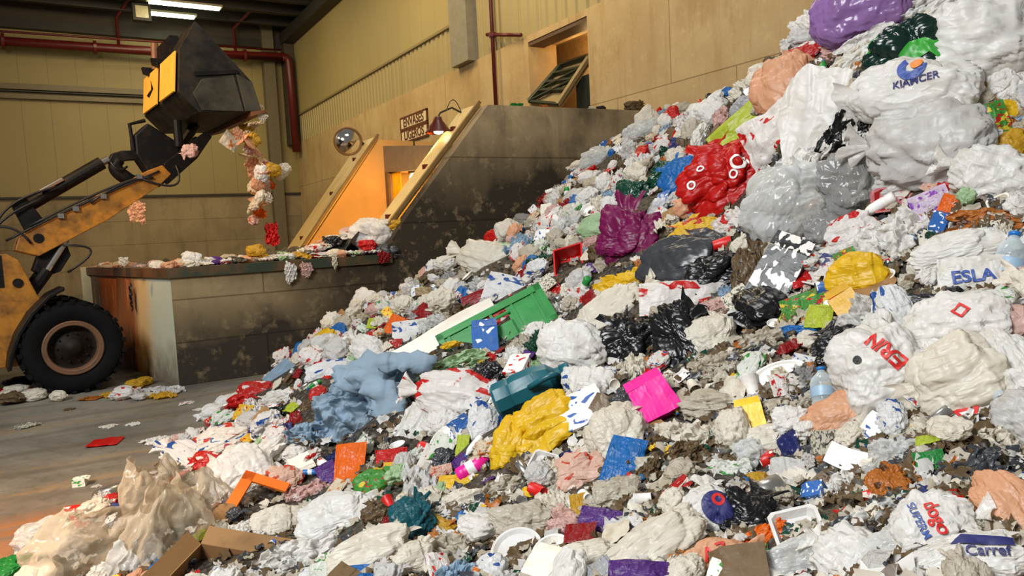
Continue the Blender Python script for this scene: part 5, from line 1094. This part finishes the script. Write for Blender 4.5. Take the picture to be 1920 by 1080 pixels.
# rubbish lying in the trough and along the capped wall
tm = MB(); n1 = 40; V = []
for i in range(n1+1):
    for j in range(13):
        x = 1.62+i*(6.5-1.62)/n1; y = 11.8+j*.39
        zt = 1.68+.12*max(0, min(1, (x-2.6)/1.5))+.35*math.exp(-((x-4.6)/.7)**2)*math.exp(-((y-12.2)/1.0)**2)+.06*math.sin(i*1.9+j)+.05*math.sin(j*2.3-i*1.1)
        if x > 5.2: zt -= .5*(x-5.2)
        V.append((x, y, zt))
tm.add(V, [(i*13+j, (i+1)*13+j, (i+1)*13+j+1, i*13+j+1) for i in range(n1) for j in range(12)])
o = tm.build('trough_rubbish', bpy.data.materials['mixed_rubbish'], None, 0, True); tag(o, 'mass of rubbish filling the trough behind the capped wall', 'rubbish', kind='stuff')
its = []
for k in range(110):
    f = rng.random(); x = 1.3+f**1.2*4.0; y = 11.58+rng.random()*.8; near = y < 11.85
    zb = 1.7 if near else 1.7+.12*max(0, min(1, (x-2.6)/1.5))+.35*math.exp(-((x-4.6)/.7)**2)
    kd = rng.choice(['blob', 'sheet', 'sheet', 'lumpy', 'packet']); mk = rng.choice(['white', 'cream', 'cream', 'grey', 'clear', 'peach', 'white_red', 'rose', 'mustard', 'pale_green'] if x > 2.4 else ['cream', 'peach', 'cream', 'amber_clear', 'white'])
    if rng.random() < .1: mk = rng.choice(['black', 'purple', 'crimson', 'navy'])
    nm, adj, nn = KN[kd]; s = rng.uniform(.14, .3)*(1+.3*(x > 3.2)); o = rand_item(kd, mk, nm, nn, 'rubbish along the capped trough wall', Vector((x, y, zb+s*.22)), (Vector((math.cos(k), math.sin(k), 0)), Vector((-math.sin(k), math.cos(k), .2)).normalized(), Vector((0, -.2, 1)).normalized()), (s, s, s*.55), rng.randint(1, 9999)); its.append((x, o, f'{adj} {FN[mk]} {nn}'))
ranked(its, 'on the capped trough wall')
its = []
for k in range(46):
    f = rng.random(); x, y = 1.25-.88*f+rng.uniform(.05, .4), FY+4.2*f
    kd = rng.choice(['blob', 'sheet', 'sheet', 'lumpy']); mk = rng.choice(['cream', 'cream', 'white', 'peach', 'rose', 'mustard' if f > .5 else 'white']); nm, adj, nn = KN[kd]; s = rng.uniform(.14, .27)
    o = rand_item(kd, mk, nm, nn, 'rubbish along the rusty wall end', Vector((x, y, 1.7+s*.12)), (Vector((math.cos(k), math.sin(k), 0)), Vector((-math.sin(k), math.cos(k), .2)).normalized(), Vector((0, -.2, 1)).normalized()), (s, s, s*.6), rng.randint(1, 9999)); its.append((-f, o, f'{adj} {FN[mk]} {nn}'))
ranked(its, 'on top of the rusty wall end')
for px, py, w, h, kd, mk, lab, y in ((695, 438, 100, 62, 'blob', 'white', 'big white bag heaped at the foot of the inclined beam', 11.95), (745, 425, 50, 32, 'lumpy', 'mustard', 'yellowish bag at the very foot of the inclined beam', 11.75), (625, 452, 34, 24, 'lumpy', 'black', 'black scrunched bag in the trough left of the big white bag', 11.9), (690, 460, 40, 22, 'lumpy', 'red', 'red bag in front of the big white bag in the trough', 11.65),
        (510, 440, 30, 50, 'sheet', 'red', 'red film standing up at the foot of the rear inclined beam', 12.6), (715, 470, 70, 26, 'lumpy', 'charcoal', 'dark bag spilling over the trough wall under the big white bag', 11.6), (480, 470, 40, 26, 'blob', 'mustard', 'tan bag at the start of the wider trough rubbish', 11.8), (360, 484, 40, 28, 'blob', 'white', 'white peaked bag on the thin end of the trough rubbish', 11.8), (230, 490, 20, 22, 'sheet', 'cream', 'upright cream scrap at the thin end of the trough wall', 12.2)):
    P = ony(px, py, y); s = ((P-EYE)@FWD)/FPX; o = rand_item(kd, mk, 'plastic_bag', 'bag', None, Vector(P), (Vector(CX), Vector(CY), Vector(-FWD)), (w*s, h*s, min(w, h)*s*.9), int(px)); o['label'] = lab
# strips hanging over the cap
for px, py, w, h, mk, lab in ((545, 510, 26, 46, 'white', 'white film strip hanging over the capped wall, longest of them'), (575, 505, 26, 34, 'rose', 'pinkish film strip hanging over the capped wall'), (628, 492, 12, 30, 'cream', 'thin cream strip hanging over the capped wall'), (720, 482, 30, 26, 'crimson', 'dark red strip hanging over the capped wall under the white bag'), (205, 545, 14, 60, 'black', 'black strip hanging down the rusty wall end')):
    P = ony(px, py, FY-.1) if px > 300 else np.array((.37+.88*.62, FY+4.21*.38, 1.25))+np.array((-.09, -.02, 0)); s = ((P-EYE)@FWD)/FPX; o = rand_item('sheet', mk, 'hanging_strip', 'strip', None, Vector(P), ((Vector((1, 0, 0)), Vector((0, 0, 1)), Vector((0, -1, 0))) if px > 300 else (Vector((.2, -.98, 0)), Vector((0, 0, 1)), Vector((-.98, -.2, 0)))), (w*s, h*s, .12), int(px)); o['label'] = lab
# rubbish on top of the push wall
for px, w, h, kd, mk, lab in ((1190, 48, 24, 'blob', 'brown_dirty', 'dark brown sack lying on top of the push wall'), (970, 34, 10, 'sheet', 'green', 'flat green scrap on top of the push wall'), (1020, 26, 8, 'sheet', 'orange_brown', 'brown scrap on the push wall beneath the conveyor frame'), (1110, 22, 8, 'sheet', 'cream', 'pale scrap on the push wall right of the conveyor frame'), (1128, 20, 10, 'lumpy', 'black', 'dark lump on the push wall right of the conveyor frame')):
    P = ony(px, 198, FY+.14); P[2] = 4.24+h*.004; s = ((P-EYE)@FWD)/FPX; P[2] = 4.22+(P[0]-6.6)*.012+h*s*.4; o = rand_item(kd, mk, 'sack' if w > 40 else 'scrap', 'sack' if w > 40 else 'scrap', None, Vector(P), (Vector((1, 0, 0)), Vector((0, 0, 1)), Vector((0, -1, 0))), (w*s, h*s, h*s), int(px)); o['label'] = lab
# rag caught on the boom, wad on the linkage
for px, py, w, h, kd, mk, lab, c in ((256, 398, 40, 46, 'sheet', 'peach', 'peach film rag hanging under the loader boom', -.5), (357, 282, 34, 30, 'lumpy', 'rose', 'pinkish wad of film caught on the bucket linkage', -.5)):
    y = 13.2+c; P = ony(px, py, y); s = ((P-EYE)@FWD)/FPX; o = rand_item(kd, mk, 'plastic_rag', 'rag', None, Vector(P), (Vector(CX), Vector(CY), Vector(-FWD)), (w*s, h*s, min(w, h)*s*.6), int(px)); o['label'] = lab
# the rubbish falling out of the bucket, the lamp's orange glow put into its colours
its = []
for k, (px, py, w) in enumerate(((432, 264, 26), (447, 250, 20), (462, 240, 24), (455, 262, 22), (468, 268, 26), (480, 285, 24), (462, 292, 24), (472, 305, 28), (488, 300, 26), (500, 312, 30), (492, 325, 26), (478, 322, 26), (512, 318, 26), (527, 322, 34), (484, 345, 24), (496, 352, 26), (488, 368, 24), (500, 372, 20), (478, 385, 24), (486, 400, 22), (476, 412, 18), (505, 345, 20), (466, 255, 20), (486, 205, 18), (493, 220, 16), (505, 430, 22), (512, 445, 20), (478, 232, 26), (470, 278, 26), (464, 300, 24), (490, 312, 26), (478, 350, 26), (492, 338, 24), (474, 262, 26), (484, 378, 22), (480, 365, 26), (496, 322, 24), (474, 392, 20))):
    P = ony(px, py, 12.0+.9*rng.random()); s = ((P-EYE)@FWD)/FPX; kd = rng.choice(['sheet', 'blob', 'packet', 'sheet', 'lumpy']); mk = rng.choice(['cream_orange', 'peach', 'mustard', 'orange', 'cream', 'cream_orange', 'peach_print', 'cream', 'white']) if k not in (25, 26) else 'crimson'
    nm, adj, nn = KN[kd]; o = rand_item(kd, mk, nm, nn, 'rubbish falling from the bucket', Vector(P), rand_axes(), (w*s*1.25, w*s*1.25, w*s*.8), rng.randint(1, 9999)); its.append((py, o, f'falling {adj} {FN[mk]} {nn}'))
ranked(its, 'in mid-air below the bucket', frm='from the top')

# ------------------------------------------------------------------ the rest of the heap, each piece an object of its own
LIB = {}
def lib(key, fn): 
    if key not in LIB: LIB[key] = fn()
    return LIB[key]
KINDS = [  # kind, weight, size range (m), flatness, name, adjective, noun, colours
 ('blob', 26, (.22, .4), .6, 'plastic_bag', 'crumpled', 'bag', 'white white white white white cream cream cream grey grey dirty dirty clear clear smoky white_red white_blue white_multi white_green rose peach black red yellow blue'),
 ('lumpy', 15, (.16, .32), .7, 'scrunched_bag', 'scrunched', 'bag', 'white white cream cream grey grey dirty dirty brown brown_dirty clear clear white_green cream_orange charcoal black crimson pale_green'),
 ('tied', 11, (.24, .38), .8, 'knotted_bag', 'knotted', 'bag', 'white white cream grey white_red white_blue rose'),
 ('sheet', 26, (.24, .46), .9, 'plastic_film', 'loose', 'film piece', 'white white white cream cream grey grey clear clear clear dirty dirty smoky pale_blue rose white_red amber_clear'),
 ('paper', 17, (.12, .24), .8, 'paper_scrap', 'torn', 'paper scrap', 'cream cream white white newsprint newsprint dirty dirty brown brown_dirty grey orange_brown white_multi crimson navy dark_green'),
 ('packet', 17, (.12, .24), .9, 'food_packet', 'flat', 'packet', 'white_red white_red white_blue white_blue white_green white_multi cream cream dirty silver yellow_red green_yellow red orange purple blue_white red_white mustard cream_orange crimson navy lime peach_print'),
 ('carton', 6, (.1, .2), .7, 'carton', 'squashed', 'carton', 'white_red white_blue cream brown blue_white white_green yellow_red newsprint'),
 ('bottle', 4, (.2, .28), 1, 'bottle', 'plastic', 'bottle', 'clear clear white blue green yellow'),
 ('can', 3, (.1, .13), 1, 'can', 'metal', 'can', 'silver red_white blue_white silver'),
 ('tray', 6, (.16, .24), .8, 'food_tray', 'thin', 'tray', 'white white cream black grey clear'),
 ('cup', 3, (.1, .13), 1, 'cup', 'plastic', 'cup', 'white white red cream'),
 ('cardboard', 4, (.18, .34), .5, 'cardboard_piece', 'torn', 'cardboard piece', 'brown brown dirty'),
 ('cloth', 5, (.25, .42), .8, 'rag', 'rumpled', 'rag', 'grey brown_dirty pale_blue charcoal crimson dark_green')]
def shape(kind, k):
    s = 1000+k*37
    return {'blob': lambda: ([m_blob(s, .19, 1.5, 5), m_wisp(s+1)],), 'lumpy': lambda: ([m_blob(s, .32, 2.0, 5), m_wisp(s+1)],), 'tied': lambda: (list(m_tied(s)),), 'sheet': lambda: ([m_sheet(s, 36, .26, 2.6)],),
            'paper': lambda: ([m_sheet(s, 16, .26, 1.4, .18, .3, 1, False)],), 'packet': lambda: ([m_packet(s, 16)],), 'carton': lambda: (list(p_carton(s)),), 'bottle': lambda: (list(p_bottle()),), 'can': lambda: (list(p_can()),),
            'tray': lambda: ([p_tray(k % 2 == 1)],), 'cup': lambda: ([p_cup()],), 'cardboard': lambda: ([m_sheet(s, 12, .1, .8, .12, .1, 1, False)],), 'cloth': lambda: ([m_sheet(s, 40, .34, 2.0, .25, .3)],)}[kind]()[0]
NV = {'blob': 8, 'lumpy': 7, 'tied': 6, 'sheet': 10, 'paper': 8, 'packet': 6, 'carton': 4, 'bottle': 1, 'can': 1, 'tray': 2, 'cup': 1, 'cardboard': 4, 'cloth': 4}
SUBN = {'blob': ['loose_end'], 'lumpy': ['loose_end'], 'tied': ['tied_neck'], 'carton': ['flap'], 'bottle': ['cap', 'label_band'], 'can': ['can_lid']}
R2 = random.Random(11)
def with_mat(me, mat):
    if len(me.materials) == 0: me.materials.append(mat)
def proto(kind, k):
    P = shape(kind, k)
    return P
pool = [x for x in KINDS for _ in range(x[1])]
made = {}; placed = []; count = {}
def blocked(px, py, wp=0.0, m=.8):
    for l in LM:
        dx, dy = px-l[0], py-l[1]; a = l[5]; u, v = dx*math.cos(a)-dy*math.sin(a), dx*math.sin(a)+dy*math.cos(a)
        if (u/(l[2]*m+wp*.34))**2+(v/(l[3]*m+wp*.34))**2 < 1: return True
    return False
def filler(px, py, hit, big=1.0):
    pos, nrm, dep = hit
    kd = R2.choice(pool)
    if count.get(kd[0], 0) >= 290: kd = R2.choice(KINDS)
    if count.get(kd[0], 0) >= 290: return False
    kind, _, (s0, s1), fl, nm, adj, nn, cols = kd; s = R2.uniform(s0, s1)*big
    if s*FPX/dep < 15: s = 15*dep/FPX
    wpx = s*FPX/dep
    if blocked(px, py, wpx*.55):
        s *= .66; wpx *= .66
        if blocked(px, py, wpx*.45): return False
    mk = R2.choice(cols.split())
    rgb = PAL[mk][0]
    if wpx > 62 and max(rgb)-min(rgb) > 90 and R2.random() < .7: mk = R2.choice(['white', 'cream', 'grey', 'dirty', 'clear', 'white_red', 'white_blue', 'cream'])
    if pos.y > FY-.04-s*.5: pos = Vector((pos.x, FY-.04-s*.5, pos.z))
    if px < 700 and R2.random() < .25: mk = R2.choice(['white_red', 'white_multi', 'white_blue', 'red_white', 'white'])
    v = R2.randrange(NV[kind]); key = (kind, v)
    ms = lib(key, lambda: proto(kind, v))
    mat = (m_can if (kind == 'can' and mk == 'silver') else m_pet if (kind == 'bottle' and mk == 'clear') else m_card if (kind == 'cardboard' and mk == 'brown') else FM(mk) if kind in ('blob', 'lumpy', 'tied', 'sheet', 'packet', 'cloth', 'paper') else HM(mk))
    if key in made:                                   # a copy of the thing and of each of its parts
        src = made[key]; o = src[0].copy(); COL.objects.link(o); kids = []
        for c in src[1]: q = c.copy(); q.parent = o; COL.objects.link(q); kids.append(q)
        for z in [o]+kids: 
            for zk in ('label', 'group', 'category'): 
                if zk in z: del z[zk]
    else:
        for m in ms: with_mat(m, mat)
        o = link(nm, ms[0]); kids = [link(SUBN[kind][i], m, None, o) for i, m in enumerate(ms[1:])]; made[key] = (o, kids)
    def setm(z, m): z.material_slots[0].link = 'OBJECT'; z.material_slots[0].material = m
    setm(o, mat)
    for i, c in enumerate(kids): setm(c, HM('blue') if SUBN[kind][i] == 'cap' else HM('white_blue') if SUBN[kind][i] == 'label_band' else m_can if SUBN[kind][i] == 'can_lid' else mat)
    ax = frame_at(pos, nrm, R2.random()*6.28, R2.uniform(.0, .55))
    tl = Matrix.Rotation(R2.uniform(-.45, .45), 3, ax[0]); ax = (ax[0], tl @ ax[1], tl @ ax[2])
    if kind in ('bottle', 'can', 'cup'): rr = {'bottle': .3, 'can': .6, 'cup': .8}[kind]; sc = (s, s, s); lift = s*.1
    else: ar = R2.uniform(.65, 1.0); sc = (s, s*ar, s*ar*fl); lift = s*(.2 if kind in ('blob', 'lumpy', 'tied') else .14)
    put(o, pos+ax[2]*lift+nrm*R2.uniform(0, .03), ax, sc); o['category'] = nn.split()[-1] if nn != 'film piece' else 'film'; o['group'] = f'{adj} {nn}s on the heap'
    count[kind] = count.get(kind, 0)+1; placed.append([px, py, wpx, o, f'{adj} {FN[mk]} {nn}', dep]); return True
# spread over the slope: spots thin out where big pieces lie
grid = {}
def free(px, py, r):
    for i in range(int(px//40)-2, int(px//40)+3):
        for j in range(int(py//40)-2, int(py//40)+3):
            for q in grid.get((i, j), ()):
                if (q[0]-px)**2+(q[1]-py)**2 < (r*.5+q[2]*.5)**2: return False
    return True
tries = 0
while len(placed) < 1700 and tries < 50000:
    tries += 1; px, py = R2.uniform(-20, 1960), R2.uniform(-40, 1110)
    hit = on_heap(px, py)
    if hit is None or hit[0].z < .0 or hit[2] < 1.6: continue
    if blocked(px, py): continue
    r = max(11, .105*FPX/hit[2])*(.62+.38*R2.random())
    if not free(px, py, r): continue
    if filler(px, py, hit, 1.0 if hit[2] > 4 else R2.uniform(.75, 1.05)): grid.setdefault((int(px//40), int(py//40)), []).append((px, py, r))
tries2 = 0; n0 = len(placed)
while len(placed) < n0+650 and tries2 < 60000:
    tries2 += 1; px, py = R2.uniform(-20, 1940), R2.uniform(-30, 1100)
    hit = on_heap(px, py)
    if hit is None or hit[0].z < .0 or hit[2] < 1.6: continue
    r = max(9, .085*FPX/hit[2])*(.7+.3*R2.random())
    if blocked(px, py, r) or not free(px, py, r): continue
    if filler(px, py, hit, .68): grid.setdefault((int(px//40), int(py//40)), []).append((px, py, r))
print('fillers', len(placed), tries, count)
# labels: count look-alikes away from the nearest piece that can be named
REF = [l for l in LM if l[4]]
def where(dx, dy):
    a = math.degrees(math.atan2(-dy, dx)) % 360
    return ['right of', 'upper right of', 'above', 'upper left of', 'left of', 'lower left of', 'below', 'lower right of'][int(((a+22.5) % 360)//45)]
gl = {}
for it in placed:
    px, py = it[0], it[1]; r = min(REF, key=lambda l: (px-l[0])**2+(py-l[1])**2)
    gl.setdefault((it[4], where(px-r[0], py-r[1]), r[4]), []).append((math.hypot(px-r[0], py-r[1]), it[3]))
for (look, wh, ref), lst in gl.items():
    lst.sort(key=lambda t: t[0])
    for k, (_, o) in enumerate(lst):
        o['label'] = f'{look} {wh} the {ref}' if len(lst) == 1 else f'{look} {wh} the {ref}, {ordinal(k)} nearest'
        if len(o['label'].replace('-', '').split()) > 16: print('LONG', o['label'])
# small loose litter between the pieces: too fine to count
lm = [FM(k) for k in ('white', 'cream', 'grey', 'dirty', 'brown', 'brown_dirty', 'newsprint', 'red', 'orange_brown', 'yellow', 'blue', 'dark_green', 'charcoal', 'white_red')]
wts = [4, 6, 8, 16, 18, 24, 8, 1, 2, .6, .6, 2, 12, 2]  # dark scraps weighted up, putting crevice shade into the litter colours
V = []; F = []; FMI = []; nrg = np.random.default_rng(3); tries = 0; got = 0
base_g = np.linspace(-.5, .5, 5); bx, by = np.meshgrid(base_g, base_g); BP = np.c_[bx.ravel(), by.ravel()]
while got < 9500 and tries < 60000:
    tries += 1; px, py = R2.uniform(-60, 2060), R2.uniform(-60, 1140)
    out = got > 6000
    if out:                                           # the slope goes on outside the view
        px, py = R2.uniform(-200, 3400), R2.uniform(-500, 1900)
        if -60 < px < 1990 and -60 < py < 1140: continue
    hit = on_heap(px, py)
    if hit is None or hit[0].z < .005 or hit[0].x > 10.6: continue
    pos, nrm, dep = hit; got += 1; s = R2.uniform(.09, .26) if out else max(R2.uniform(.035, .085), 8*dep/FPX); ax = frame_at(pos, nrm, R2.random()*6.28, .2); b = len(V)
    z = nrg.normal(size=25)*.13
    for k in range(25):
        q = pos+ax[0]*(BP[k, 0]*s+nrg.normal()*.06*s)+ax[1]*(BP[k, 1]*s*.75+nrg.normal()*.06*s)+ax[2]*(z[k]*s+.02); V.append(tuple(q))
    mi = R2.choices(range(len(lm)), wts if not out else [16, 14, 12, 12, 5, 5, 7, 2, 2, 2, 2, 1.5, 5, 6])[0]
    for j in range(4):
        for i in range(4): F.append((b+j*5+i, b+j*5+i+1, b+(j+1)*5+i+1, b+(j+1)*5+i)); FMI.append(mi)
me = new_mesh('loose_litter', V, F, True)
for m in lm: me.materials.append(m)
me.polygons.foreach_set('material_index', FMI)
tag(link('loose_litter', me), 'fine loose scraps filling the gaps between the bags of the heap', 'litter', kind='stuff')
